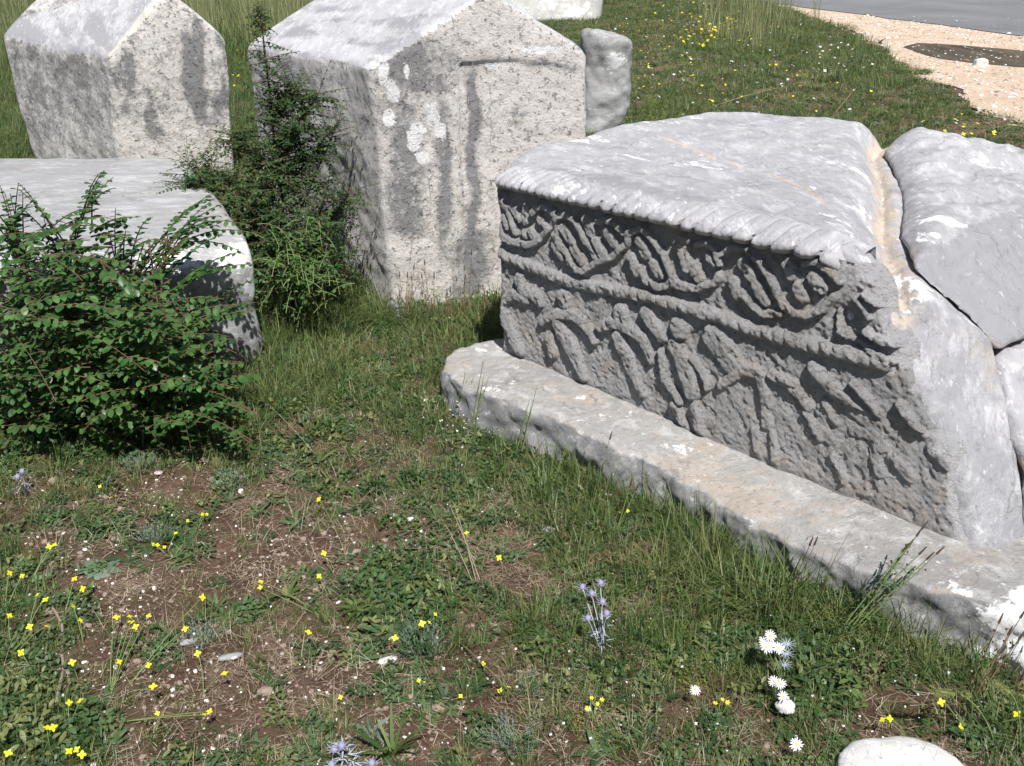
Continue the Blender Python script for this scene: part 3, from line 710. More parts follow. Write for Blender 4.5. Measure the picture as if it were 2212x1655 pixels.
# fade into the body at the broken end, at the left arris and at the foot
uend = 1.255+(.74-zz)*.625+.025*np.sin((.74-zz)*5)+.035*fbm(PP, .12, 110, 3)
edge = ss(0, .030, uend-uu)*ss(-.028, .012, uu+.012*fbm(PP, .1, 112, 2))
hole = np.exp(-((uu-1.27)/.03)**2-((zz-.545)/.02)**2)*.02
triangle = 0
Hgt = Hgt*edge-.045*(1-edge)-hole-.02*np.exp(-((uu-1.22)/.03)**2-((zz-.60)/.02)**2)
foot = ss(.118, .155, zz-.01*fbm(PP, .1, 115, 2)); Hgt = Hgt*foot-.004*(1-foot)
yv = -Hgt+.016+.02*np.clip((.73-zz), 0, 1)*0
V = toW(np.stack([uu, yv, zz], 1)); nz = shp[1]
i, j = np.meshgrid(np.arange(shp[0]-1), np.arange(nz-1), indexing='ij'); i = i.ravel(); j = j.ravel()
Q = np.stack([i*nz+j, (i+1)*nz+j, (i+1)*nz+j+1, i*nz+j+1], 1)
keep = edge[Q].max(1) > .01; Q = Q[keep]
me = make_mesh('carved_panel', V, Q, [M_carved])
lite = ss(.009, .018, Hgt)*.0
low = ss(.25, .15, zz); wl = .35*ss(.25, .6, fbm(PP, .07, 121, 3))*ss(.4, 1.2, uu)+.5*gauss2(np.stack([uu, 0*uu, zz], 1), (.62, 0, .60), (.02, 1, .03))
dk = .18+.35*fbm(PP, .25, 122, 3); cr = .30+.35*low*ss(.5, 1.2, uu)+.4*ss(.1, .5, fbm(PP, .12, 126, 3))
pe = ss(.11, .0, uend-uu+.05*fbm(PP, .05, 129, 3)); wl = wl+1.0*pe; dk = dk*(1-pe)
set_tint(me, np.stack([dk, wl, cr], 1))
Hm = {'v': np.maximum(Hv, 0), 'l': Hl}
def fm(cond): return lambda Q, V: cond[Q].all(1)
vv_ = (np.maximum(Hv, Hl) > .004)
# twelve largest carved figures get parts of their own
groups = [(0, 1, 2, 3), (4, 5, 6, 7), (8, 9, 10), (11,), (12, 13, 14, 15, 16, 17), (18, 19), (20, 21, 22), (24, 26, 27, 28)]
labs = ['carved dancer at the left end of the row', 'second carved dancer with outstretched arm', 'third carved dancer', 'slender slanting carved figure', 'broad-headed carved dancer near the middle', 'worn rounded carved body right of the dancers', 'tall carved figure with long straight leg', 'rightmost worn carved figure with square hem']
nf = [('lower_rope_moulding', fm(Hr > .002), 'thin twisted rope band below the vine frieze'), ('vine_frieze', fm(vv_), 'interlaced carved vine with rounded leaves')]
for g_, lb in zip(groups, labs): nf.append(('carved_figure', fm(np.isin(fig_id, g_) & (Hr <= .002) & ~vv_), lb))
nf.append(('carved_panel', None, 'rough dark weathered side panel of the stone'))
split(me, nf, T_carved)
# --- upper rope moulding: a broad bevelled band whose lower lip overhangs in scallops
nS = 900; sA = np.linspace(-.005, 1.215, nS); zb = .704+.030*np.clip(sA, 0, 1.3)/1.2
sec = np.array([(.035, -.016), (.004, -.013), (-.014, -.008), (-.025, .003), (-.023, .016), (-.010, .028), (.015, .038), (.045, .046), (.075, .050), (.092, .048), (.104, .041), (.118, .042), (.14, .040), (.19, .010)])
kk = 40; ts = np.linspace(0, len(sec)-1, kk); SV = np.interp(ts, range(len(sec)), sec[:, 0]); SZ = np.interp(ts, range(len(sec)), sec[:, 1])
for _ in range(2): SV[1:-1] = (SV[:-2]+2*SV[1:-1]+SV[2:])/4; SZ[1:-1] = (SZ[:-2]+2*SZ[1:-1]+SZ[2:])/4
TS, SA = np.meshgrid(ts, sA); Pn = np.stack([SA.ravel(), (TS*.012).ravel(), 0*SA.ravel()], 1); sh = SA.shape
ph = (SA-TS*.003)/(.029+.017*SA/1.25)+.22*vnoise(Pn*np.array([1, .2, 1]), .10, 130).reshape(sh)
fr_ = ph-np.floor(ph); nj = .8+.6*vnoise(np.stack([np.floor(ph).ravel()*3.1, 0*ph.ravel(), 0*ph.ravel()], 1), 1., 9).reshape(sh)
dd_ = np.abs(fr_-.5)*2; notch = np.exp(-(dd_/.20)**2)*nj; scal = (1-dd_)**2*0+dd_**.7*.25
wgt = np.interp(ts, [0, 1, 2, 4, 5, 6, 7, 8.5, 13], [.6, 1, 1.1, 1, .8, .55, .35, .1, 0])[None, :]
wear = 1-.5*ss(.1, .5, fbm(Pn*np.array([1, 0, 1]), .12, 140, 2)).reshape(sh)
inw = (.017*notch+.004*(1-dd_)*nj)*wgt*wear+.0035*fbm(Pn, .03, 131, 3).reshape(sh)+.002*fbm(Pn, .012, 132, 2).reshape(sh)
endf = (ss(-.005, .02, sA)*ss(1.215, 1.13, sA))[:, None]; SVm = np.where(SV[None, :] > .08, .08+(SV[None, :]-.08)*(1-.85*ss(.95, 1.15, sA))[:, None], SV[None, :])
YV = SVm+inw+.05*(1-endf); ZV = zb[:, None]+SZ[None, :]+.35*inw*(TS < 3)-.6*inw*(TS > 4.5)-.035*(1-endf)
ZV = ZV-.03*ss(8, 13, TS)*ss(.95, 1.15, SA); ZV = ZV-.004*np.exp(-((TS-10)/.8)**2)*(1+fbm(Pn, .03, 144, 3).reshape(sh))
V = toW(np.stack([SA, YV, ZV], 2).reshape(-1, 3)); i, j = np.meshgrid(np.arange(nS-1), np.arange(kk-1), indexing='ij'); i = i.ravel(); j = j.ravel()
me = make_mesh('rope_moulding', V, np.stack([i*kk+j, i*kk+j+1, (i+1)*kk+j+1, (i+1)*kk+j], 1)[:, ::-1], [M_top])
t_ = TS.ravel()
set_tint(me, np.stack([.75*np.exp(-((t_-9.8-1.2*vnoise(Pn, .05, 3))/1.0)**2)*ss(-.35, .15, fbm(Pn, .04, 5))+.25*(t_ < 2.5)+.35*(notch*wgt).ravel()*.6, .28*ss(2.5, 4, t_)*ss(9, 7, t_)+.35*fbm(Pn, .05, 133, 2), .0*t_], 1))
child_mesh('rope_moulding', me, T_carved, 'bright overhanging scalloped rope band along the top edge')

# ------------------------------------------------------------------ other stones
def boulder(name, c, r, seed, mat, label, cat='boulder', sub=3, amp=.25, flat=0, tint=(.3, .2, .1), box=.55):
    bm = bmesh.new(); bmesh.ops.create_icosphere(bm, subdivisions=sub+2, radius=1)
    me = bpy.data.meshes.new(name); bm.to_mesh(me); bm.free(); me.materials.append(mat)
    V = vcos(me); V = np.sign(V)*np.abs(V)**box; V *= np.array(r)/np.abs(V).max(0); V = V+V/np.linalg.norm(V, axis=1)[:, None]*(fbm(V/np.mean(r), .9, seed, 4)*amp*min(r))[:, None]
    me.vertices.foreach_set('co', V.ravel()); me.polygons.foreach_set('use_smooth', np.ones(len(me.polygons), bool)); me.update()
    P = V+np.array(c); nz_ = fbm(P, .15, seed+3, 3)
    set_tint(me, np.stack([tint[0]*(1+nz_), tint[1]*(1+2*nz_), tint[2]+0*nz_], 1))
    o = link(name, me, loc=c, rot=(0, 0, 0)); return tag(o, label, cat)
me = solid('upright_stone', [(.50, 7.45, -.1), (.50, 7.45, .72), (.70, 7.38, .72), (.84, 7.44, .66), (.875, 7.5, .40), (.78, 7.5, -.1), (.5, 7.9, .70), (.82, 7.9, .62), (.5, 7.9, -.1), (.8, 7.9, -.1)], .07, .015, M_grey, [(.2, .03), (.08, .012)], 44,
           tint=lambda V, N: np.stack([.25+.3*fbm(V, .2, 3), .15+.9*gauss2(V, (.72, 7.4, .5), (.08, .2, .07)), .2+0*V[:, 0]], 1))
tag(link('upright_stone', me), 'small grey broken stone standing just behind the tall cream-gabled tombstone', 'stone')
boulder('white_boulder', (.45, 15.8, .2), (.85, .5, .42), 9, M_white, 'whitish block of stone at the top edge behind the tall tombstone', 'stone', tint=(.15, .4, .1), amp=.15)
boulder('flat_stone', tuple(at(1960, 1705, .0)), (.125, .12, .042), 11, M_white, 'pale flat rounded stone half cut off by the bottom edge at right', 'stone', tint=(.15, .3, .1), amp=.35, box=.75)
boulder('pebble', tuple(at(1698, 1528, .02)), (.021, .016, .012), 15, M_white, 'small lumpy white stone lying among the daisies', 'stone', sub=1, tint=(0, .4, 0), amp=.9, box=.9)
boulder('puddle_rock', tuple(at(2118, 139, .02)), (.07, .05, .06), 16, M_white, 'single pale rock at the near edge of the dark puddle', 'stone', sub=1, tint=(.1, .4, .4), amp=.4)
for (px, py, r_, lab) in ((500, 1418, (.026, .010, .007), 'bluish flat stone chip on bare soil left of the yellow flower at mid bottom'),
                          (838, 1426, (.020, .009, .007), 'pale stone chip at the foot of the feathery grey plant in the middle'),
                          (408, 1386, (.022, .007, .006), 'slanting whitish stone chip just under a yellow flower'),
                          (1185, 1000+145, (.02, .01, .008), 'small beige stone chip on the straw beside the plinth grass')):
    boulder('stone_chip', tuple(at(px, py, .008)), r_, int(px), M_grey if py < 1420 else M_white, lab, 'stone', sub=0, tint=(.1, .3, 0), amp=1.3, box=.8).rotation_euler = (0, .1, .5)

# ------------------------------------------------------------------ vegetation: materials
G_grass = plant_mat('grass_blade', [(.024, .052, .014), (.055, .10, .026), (.10, .155, .046), (.19, .205, .085), (.10, .11, .038)], .3, .45)
G_dark = plant_mat('weed_leaf', [(.028, .062, .022), (.055, .10, .038), (.09, .145, .06)], .25, .5)
G_straw = plant_mat('dry_straw', [(.26, .20, .13), (.38, .31, .22), (.17, .13, .085), (.46, .40, .30)], .1, .7)
G_olive = plant_mat('tall_dry_grass', [(.16, .19, .08), (.24, .25, .12), (.32, .30, .17), (.10, .15, .05)], .3, .6)
G_grey = plant_mat('silvery_leaf', [(.10, .15, .11), (.15, .20, .15), (.09, .13, .085)], .15, .7)
G_moss = plant_mat('yellow_moss', [(.12, .15, .02), (.18, .20, .035), (.09, .12, .02)], .2, .7)
G_bush = plant_mat('shrub_leaf', [(.02, .055, .014), (.042, .105, .026), (.10, .19, .055)], .25, .4, noise=23, spec=.45)
G_bush2 = plant_mat('small_shrub_leaf', [(.018, .045, .015), (.035, .082, .024), (.08, .15, .045)], .25, .45, noise=30, spec=.4)
G_lime = plant_mat('bramble_leaf', [(.045, .11, .028), (.085, .17, .045)], .3, .45, noise=30)
M_twig = plant_mat('brown_twig', [(.10, .065, .04), (.15, .10, .065)], 0, .8, noise=40)
M_stick = plant_mat('grey_brown_stick', [(.20, .15, .12), (.28, .21, .17)], 0, .8, noise=60)
M_redstem = plant_mat('reddish_stem', [(.11, .05, .035), (.14, .08, .05)], 0, .7, noise=40)
M_stem = plant_mat('green_stem', [(.13, .19, .06), (.20, .24, .09)], 0, .6, noise=30)
M_drystem = plant_mat('dry_stem', [(.16, .10, .06), (.24, .17, .10)], 0, .8, noise=30)
M_seed = plant_mat('dark_seed_head', [(.05, .035, .025), (.09, .06, .04)], 0, .9, noise=60)
M_yel = plant_mat('yellow_petal', [(.62, .55, .015), (.78, .73, .04)], .2, .6)
M_yel2 = plant_mat('golden_petal', [(.80, .55, .02), (.85, .66, .05)], .2, .6)
M_wht = plant_mat('white_petal', [(.70, .66, .72), (.66, .62, .70)], .2, .6)
M_disc = plant_mat('yellow_disc', [(.75, .55, .04), (.75, .6, .05)], 0, .8)
M_blu = plant_mat('lilac_blue_thistle', [(.20, .19, .31), (.30, .29, .40)], 0, .7, noise=80)
M_sil = plant_mat('silver_blue_bract', [(.30, .33, .42), (.42, .46, .50)], .1, .6, noise=50)
M_fox = plant_mat('foxtail_bristle', [(.16, .20, .06), (.26, .28, .11)], .3, .6, noise=50)
M_peb = stone_mat('white_pebble', base=(.72, .70, .67), dark=(.4, .38, .35), fine=200, bump=.2, bdist=.001, speck=.1)
M_peb2 = stone_mat('brown_pebble', base=(.22, .15, .11), dark=(.2, .15, .12), fine=200, bump=.2, bdist=.001, speck=.1)
def unit(a): a = np.asarray(a, float); return a/(np.linalg.norm(a)+1e-12)
U_ = random.uniform
# ------------------------------------------------------------------ instancing of uncountable ground cover
def template_col(name, meshes):
    c = bpy.data.collections.new(name)
    for k, me in enumerate(meshes):
        o = bpy.data.objects.new(f'{name}_{k:02d}', me); c.objects.link(o)
    return c
def scatter(name, label, pts, rot, scl, idx, coll, mat=None):
    me = bpy.data.meshes.new(name); me.vertices.add(len(pts)); me.vertices.foreach_set('co', np.asarray(pts).ravel())
    for nm, ty, dat in (('rot', 'FLOAT_VECTOR', rot), ('scl', 'FLOAT_VECTOR', scl)):
        a = me.attributes.new(nm, ty, 'POINT'); a.data.foreach_set('vector', np.asarray(dat, float).ravel())
    a = me.attributes.new('idx', 'INT', 'POINT'); a.data.foreach_set('value', np.asarray(idx, np.int32)); me.update()
    o = link(name, me); g = bpy.data.node_groups.new(name+'_scatter', 'GeometryNodeTree')
    g.interface.new_socket('Geometry', in_out='INPUT', socket_type='NodeSocketGeometry'); g.interface.new_socket('Geometry', in_out='OUTPUT', socket_type='NodeSocketGeometry')
    gi = g.nodes.new('NodeGroupInput'); go = g.nodes.new('NodeGroupOutput'); m2p = g.nodes.new('GeometryNodeMeshToPoints'); ip = g.nodes.new('GeometryNodeInstanceOnPoints')
    ci = g.nodes.new('GeometryNodeCollectionInfo'); ci.inputs[0].default_value = coll; ci.inputs['Separate Children'].default_value = True; ci.inputs['Reset Children'].default_value = True
    def attr(n_, t):
        a = g.nodes.new('GeometryNodeInputNamedAttribute'); a.data_type = t; a.inputs['Name'].default_value = n_; return a.outputs['Attribute']
    er = g.nodes.new('FunctionNodeEulerToRotation')
    g.links.new(gi.outputs[0], m2p.inputs['Mesh']); g.links.new(m2p.outputs[0], ip.inputs['Points']); g.links.new(ci.outputs[0], ip.inputs['Instance'])
    ip.inputs['Pick Instance'].default_value = True; g.links.new(attr('idx', 'INT'), ip.inputs['Instance Index'])
    g.links.new(attr('rot', 'FLOAT_VECTOR'), er.inputs[0]); g.links.new(er.outputs[0], ip.inputs['Rotation']); g.links.new(attr('scl', 'FLOAT_VECTOR'), ip.inputs['Scale'])
    g.links.new(ip.outputs[0], go.inputs[0]); md = o.modifiers.new('scatter', 'NODES'); md.node_group = g
    return tag(o, label, kind='stuff')
def tuft(n, L, w, spread, lean, mat, droop=.6, base=.02, seg=3):
    mb = MB()
    for _ in range(n):
        a = U_(0, 6.283); r = base*math.sqrt(U_(0, 1)); ln = abs(random.gauss(lean, spread)); a2 = a+U_(-.9, .9)
        mb.blade((r*math.cos(a), r*math.sin(a), -.004), (math.sin(ln)*math.cos(a2), math.sin(ln)*math.sin(a2), math.cos(ln)), L*U_(.45, 1.1), w*U_(.7, 1.2), droop*U_(.4, 1.5), seg)
    return mb.mesh('tuft', [mat])
def litter(n, L, w, R0, mat):
    mb = MB()
    for _ in range(n):
        a = U_(0, 6.283); r = R0*math.sqrt(U_(0, 1)); a2 = U_(0, 6.283)
        mb.blade((r*math.cos(a), r*math.sin(a), U_(.001, .012)), (math.cos(a2), math.sin(a2), U_(-.05, .25)), L*U_(.3, 1.2), w*U_(.6, 1.2), U_(-.1, .3), 3)
    return mb.mesh('litter', [mat])
LANCE = lambda t: max(.04, math.sin(math.pi*min(1, t*.85+.12))**.8)
def rosette(n, L, w, mat, lift=.35):
    mb = MB()
    for k in range(n):
        a = k*2.4+U_(-.3, .3); el = lift*U_(.4, 1.7)
        mb.blade((.004*math.cos(a), .004*math.sin(a), 0), (math.cos(a)*math.cos(el), math.sin(a)*math.cos(el), math.sin(el)), L*U_(.6, 1.1), w*U_(.8, 1.2), U_(.2, .7), 4, prof=LANCE)
    return mb.mesh('rosette', [mat])
def leafy(n, H, L, w, mat, R0=.03):
    """low creeping weed: short stems covered in tiny leaves"""
    mb = MB()
    for _ in range(n):
        a = U_(0, 6.283); r = R0*math.sqrt(U_(0, 1)); z = H*U_(.1, 1)*(1-.5*(r/R0)**2); b = U_(0, 6.283); e = U_(-.2, 1.)
        d = np.array([math.cos(b)*math.cos(e), math.sin(b)*math.cos(e), math.sin(e)])
        mb.leaf(np.array([r*math.cos(a), r*math.sin(a), z]), d, np.array([U_(-.4, .4), U_(-.4, .4), 1.]), L*U_(.7, 1.2), w*U_(.8, 1.2))
    return mb.mesh('leafy', [mat])
def feathery(n, H, R0, mat, mat2=None):
    """finely divided grey foliage: many thin sprigs with side leaflets"""
    mb = MB()
    for _ in range(n):
        a = U_(0, 6.283); r = R0*math.sqrt(U_(0, 1)); ln = .9*r/R0+U_(0, .3)
        p = np.array([r*.5*math.cos(a), r*.5*math.sin(a), 0]); d = np.array([math.sin(ln)*math.cos(a), math.sin(ln)*math.sin(a), math.cos(ln)]); L = H*U_(.7, 1.2)
        for k in range(7):
            q = p+d*L*(k+1)/7; b = k*2.4
            e = unit(d*.8+np.array([math.cos(b), math.sin(b), .2])*.8)
            mb.blade(q, e, L*.22, .0022, .2, 1)
        mb.blade(p, d, L, .0016, .1, 2)
    return mb.mesh('feathery', [mat])
T_gr = template_col('grass_template', [tuft(22, .050, .0026, .35, .45, G_grass) for _ in range(4)] + [tuft(20, .085, .003, .3, .5, G_grass, .9, .03, 4) for _ in range(3)] + [tuft(26, .15, .0034, .28, .5, G_grass, 1.2, .035, 5) for _ in range(3)])
T_st = template_col('straw_template', [litter(16, .05, .0013, .05, G_straw) for _ in range(4)] + [tuft(7, .09, .0014, .5, .6, G_straw, .6, .03) for _ in range(3)])
T_wd = template_col('weed_template', [leafy(34, .022, .011, .007, G_dark) for _ in range(3)] + [rosette(9, .045, .010, G_dark) for _ in range(2)] + [leafy(26, .03, .016, .007, G_grass) for _ in range(2)] + [rosette(12, .035, .006, G_dark, .6)])
T_ms = template_col('moss_template', [leafy(60, .018, .007, .003, G_moss, .035) for _ in range(2)]+[tuft(20, .03, .002, .4, .5, G_moss)])
T_td = template_col('tall_grass_template', [tuft(16, .42, .004, .16, .18, G_olive, .35, .07, 4) for _ in range(4)])
def pebble_mesh(mat, sq):
    mb = MB(); mb.blob(np.zeros(3), 1., k=6, squash=sq, jit=.3); me = mb.mesh('pebble', [mat], False); set_tint(me, np.zeros((len(me.vertices), 3))); return me
T_pb = template_col('pebble_template', [pebble_mesh(M_peb, .5), pebble_mesh(M_peb, .7), pebble_mesh(M_peb2, .6), pebble_mesh(M_peb2, .4)])

# density survey: (pixel x, pixel y, green 0-1, blade length m, straw 0-1, bare soil pebbles 0-1)
CP = np.array([(80, 1580, .95, .06, .1, .3), (200, 1450, .35, .04, .3, .9), (300, 1300, .1, .03, .5, 1), (450, 1500, .08, .03, .7, 1), (600, 1450, .25, .04, .8, .8), (850, 1520, .06, .03, .5, .8), (450, 1350, .45, .06, .4, .7),
 (700, 1270, .5, .04, .4, .6), (850, 1340, .8, .06, .3, .5), (500, 1150, .35, .04, .4, .8), (350, 1100, .35, .04, .4, .8), (150, 1080, .4, .05, .4, .6), (60, 1000, .7, .07, .3, .4), (250, 1220, .12, .03, .5, 1),
 (600, 1180, .25, .03, .6, .8), (750, 1100, .5, .05, .6, .4), (1000, 1000, .7, .06, .6, .3), (600, 1000, .6, .05, .5, .4), (800, 960, .5, .05, .6, .3), (850, 860, .9, .08, .5, .1), (650, 760, 1, .13, .6, 0), (900, 740, 1, .12, .6, 0), (1000, 690, 1, .12, .6, 0),
 (1000, 900, .85, .08, .5, .2), (1080, 1180, .35, .05, .9, .3), (1160, 1260, .3, .05, .9, .3), (1250, 1100, .85, .09, .6, .1), (1330, 1150, .9, .10, .4, .1), (1500, 1220, 1, .14, .3, 0), (1300, 1250, .5, .07, .6, .3), (1450, 1350, .8, .07, .3, .1), (1560, 1450, .7, .05, .4, .2),
 (1200, 1350, .8, .08, .5, .2), (1200, 1490, .35, .05, .7, .5), (1000, 1560, .08, .03, .7, .6), (1060, 1450, .4, .04, .5, .6), (1350, 1560, .3, .06, .8, .4), (1500, 1600, .45, .05, .7, .4), (1720, 1400, 1, .09, .3, .1), (1860, 1310, 1, .11, .2, .0), (1900, 1500, .5, .05, .6, .3),
 (1980, 1590, .3, .05, .7, .4), (2150, 1520, .85, .12, .4, .2), (2120, 1430, .8, .10, .3, .1), (700, 1610, .3, .06, .7, .5), (1250, 1640, .5, .05, .5, .5), (1750, 1600, .7, .06, .4, .3), (40, 1300, .85, .07, .2, .4), (60, 1400, .75, .06, .3, .5), (300, 1600, .2, .04, .6, .9),
 (200, 870, .95, .09, .2, .1), (400, 900, .95, .07, .2, .1), (0, 900, .95, .07, .2, .2), (350, 980, .7, .05, .3, .5), (1100, 850, .9, .09, .4, .1), (1130, 985, 1, .10, .5, .1), (1230, 1050, 1, .12, .4, 0), (1400, 1130, 1, .15, .3, 0), (1620, 1270, 1, .15, .3, 0), (1980, 1390, 1, .12, .3, 0), (1700, 1310, 1, .14, .3, 0), (2200, 1440, .9, .10, .4, .1), (100, 940, 1, .09, .2, .1), (300, 935, 1, .08, .2, .1), (480, 930, 1, .09, .3, .1), (560, 850, 1, .11, .4, .0),
 (1400, 150, .8, .05, .9, .1), (1600, 80, .95, .08, .7, 0), (1480, 40, .8, .06, .5, .2), (1700, 200, .85, .05, .8, .1), (1850, 140, .95, .08, .7, 0), (2000, 240, .85, .05, .5, .2), (2120, 290, .55, .04, .5, .4), (1400, 240, .9, .07, .6, 0), (1700, 20, .9, .1, .5, .1),
 (550, 40, .8, .2, .8, 0), (510, 220, 1, .12, .6, 0), (0, 200, .9, .1, .6, 0), (20, 310, 1, .1, .5, 0), (400, 330, .9, .1, .8, 0), (1300, 40, .9, .06, .4, .1)], float)
def survey(x, y):
    P = np.stack([x, y, np.zeros_like(x)], 1); v = P-CAM; d_ = np.maximum(v@FW, .2); px = CX+F_*(v@RT)/d_; py = CY-F_*(v@UP)/d_
    wsum = 0; acc = 0
    for c in CP:
        w = 1/(((px-c[0])**2+((py-c[1])*1.4)**2)/1e4+.12)**2; wsum = wsum+w; acc = acc+w[:, None]*c[2:]
    return acc/wsum[:, None], px, py
FOOT = [np.array([cA0, cB0, cD0, cC0])[:, :2], np.array([lA0, lB0, lD0, lC0])[:, :2], np.array([(-.88, 3.42), (-1.0, 3.36), (-2.6, 3.1), (-2.7, 4.55), (-1.46, 4.55), (-1.0, 3.68)]),
        toW(np.array([(*p, 0) for p in pl_out]))[:, :2], toW(np.array([(*p, 0) for p in top_out]))[:, :2], np.array([(.5, 7.45), (.85, 7.45), (.85, 7.9), (.5, 7.9)])]
def inside(x, y, poly):
    r = np.zeros(len(x), bool)
    for a, b_ in zip(poly, np.roll(poly, -1, 0)):
        r ^= ((a[1] > y) != (b_[1] > y)) & (x < (b_[0]-a[0])*(y-a[1])/(b_[1]-a[1]+1e-12)+a[0])
    return r
VERGE = np.array(verge)
def free(x, y):
    ok = np.ones(len(x), bool)
    for f in FOOT: ok &= ~inside(x, y, f)
    jit = fbm(p3(x, y), .4, 55, 3)*.25
    ok &= ~inside(x+jit, y+jit*.6, VERGE); return ok
def sample(dens_near, y0, y1, dens_far=None, xw=.56):
    """random ground points in the strip seen between y0 and y1 (plus a margin to the sides)"""
    w = lambda y: xw*y+.5; n = int(dens_near*(y1-y0)*(w(y0)+w(y1))); y = rng.uniform(y0, y1, n*2); x = rng.uniform(-1, 1, n*2)*w(y1); k = np.abs(x) < w(y); x, y = x[k][:n], y[k][:n]
    k = free(x, y); return x[k], y[k]
BANDS = [(1.15, 2.0, 1.), (2.0, 3.2, .85), (3.2, 5., .6), (5., 8., .34), (8., 13., .17), (13., 24., .09)]
def ground_cover(name, label, coll, dens, fn, shorten=True):
    PT, RO, SC, ID = [], [], [], []
    for y0, y1, f in BANDS:
        x, y = sample(dens*f, y0, y1); D, px, py = survey(x, y)
        patch = fbm(p3(x, y), .16, 201, 3); patch2 = fbm(p3(x, y), .5, 203, 2)
        prob, sc, ix, lean = fn(x, y, D, patch, patch2, px, py)
        k = rng.uniform(size=len(x)) < prob; x, y, sc, ix = x[k], y[k], sc[k], ix[k]
        grow = (1/f)**.38
        PT.append(np.stack([x, y, gh(x, y)], 1)); RO.append(np.stack([rng.normal(0, lean, len(x)), rng.normal(0, lean, len(x)), rng.uniform(0, 6.28, len(x))], 1))
        s_ = sc*grow*rng.uniform(.7, 1.25, len(x)); SC.append(np.stack([s_, s_, s_*(f**.30 if shorten else 1)*rng.uniform(.7, 1.2, len(x))], 1)); ID.append(ix)
    PT, RO, SC, ID = map(np.concatenate, (PT, RO, SC, ID)); print(name, len(PT))
    return scatter(name, label, PT, RO, SC, ID, coll)
def f_grass(x, y, D, pa, p2, px, py):
    g = np.clip(D[:, 0]+.05+.75*pa*(D[:, 0] < .97), 0, 1)**1.2; L = D[:, 1]*(1+.5*p2)
    ix = np.where(L < .055, rng.integers(0, 4, len(x)), np.where(L < .105, rng.integers(4, 7, len(x)), rng.integers(7, 10, len(x))))
    base = np.where(L < .055, .05, np.where(L < .105, .085, .15)); return g*np.where(ix > 6, .6, np.where(ix > 3, .8, 1)), L/base, ix, .12
def f_straw(x, y, D, pa, p2, px, py):
    n = len(x); ix = np.where(rng.uniform(size=n) < .72, rng.integers(0, 4, n), rng.integers(4, 7, n)); return np.clip(D[:, 2]*(.75-.5*pa), 0, 1), np.full(n, .9), ix, .1
def f_weed(x, y, D, pa, p2, px, py):
    n = len(x); q = fbm(p3(x, y), .13, 231, 3); near = np.exp(-((px-230)/300)**2-((py-915)/55)**2); lf = np.exp(-((px-110)/130)**2-((py-1590)/70)**2)+np.exp(-((px-850)/130)**2-((py-1320)/70)**2)+np.exp(-((px-1720)/130)**2-((py-1420)/110)**2)
    return np.clip(.12+D[:, 0]*.5+1.2*q-.08+near+.8*lf, 0, 1), .95+1.1*near+.5*lf, rng.integers(0, 8, n), .1
def f_moss(x, y, D, pa, p2, px, py):
    m_ = np.exp(-((px-1470)/90)**2-((py-1390)/75)**2)+.5*np.exp(-((px-1290)/60)**2-((py-1570)/30)**2)+.7*np.exp(-((px-1420)/50)**2-((py-245)/30)**2)
    return np.clip(m_*(1.1+.5*pa), 0, 1), 1+0*x, rng.integers(0, 3, len(x)), .1
def f_tall(x, y, D, pa, p2, px, py):
    m_ = ss(.13, .19, D[:, 1])*(py < 120)*1.+.4*(py < 160)*(px < 60)+.4*np.exp(-((px-1640)/90)**2-((py-60)/50)**2); return np.clip(m_*.8, 0, 1), .75+0*x, rng.integers(0, 4, len(x)), .06
ground_cover('grass', 'short green grass growing in uneven patches round the stones', T_gr, 1700, f_grass)
ground_cover('dry_grass', 'pale dry straw littering the soil and the turf', T_st, 1700, f_straw)
ground_cover('ground_weeds', 'low creeping small-leaved weeds among the grass', T_wd, 1200, f_weed)
ground_cover('moss', 'yellowish green mossy patch beside the grass in front of the ledge', T_ms, 1300, f_moss)
ground_cover('tall_dry_grass', 'tall olive and straw-coloured grass in the background', T_td, 300, f_tall, False)
# pebbles
x, y = sample(4200, 1.15, 5.); D, px, py = survey(x, y); k = rng.uniform(size=len(x)) < D[:, 3]**1.6*np.clip(.8+1.2*fbm(p3(x, y), .2, 301, 2), .1, 1); x, y = x[k], y[k]
s_ = .0016*np.exp(np.abs(rng.normal(0, .62, len(x)))); wh = rng.uniform(size=len(x)) < .22
tx = rng.uniform(3.2, 9, 9000); ty = rng.uniform(5.2, 16, 9000); kk_ = inside(tx, ty, VERGE); tx, ty = tx[kk_], ty[kk_]; sx = .006*np.exp(np.abs(rng.normal(0, .5, len(tx))))
X_ = np.concatenate([x, tx]); Y_ = np.concatenate([y, ty]); Z_ = np.concatenate([gh(x, y)+s_*.35, .007+0*tx]); S_ = np.concatenate([s_, sx])
scatter('gravel', 'tiny white and brown pebbles strewn on the bare soil and verge', np.stack([X_, Y_, Z_], 1), np.stack([0*X_, 0*X_, rng.uniform(0, 6.28, len(X_))], 1), np.stack([S_*rng.uniform(.9, 1.5, len(X_)), S_, S_], 1),
        np.where(np.concatenate([wh, rng.uniform(size=len(tx)) < .5]), rng.integers(0, 2, len(X_)), rng.integers(2, 4, len(X_))), T_pb)
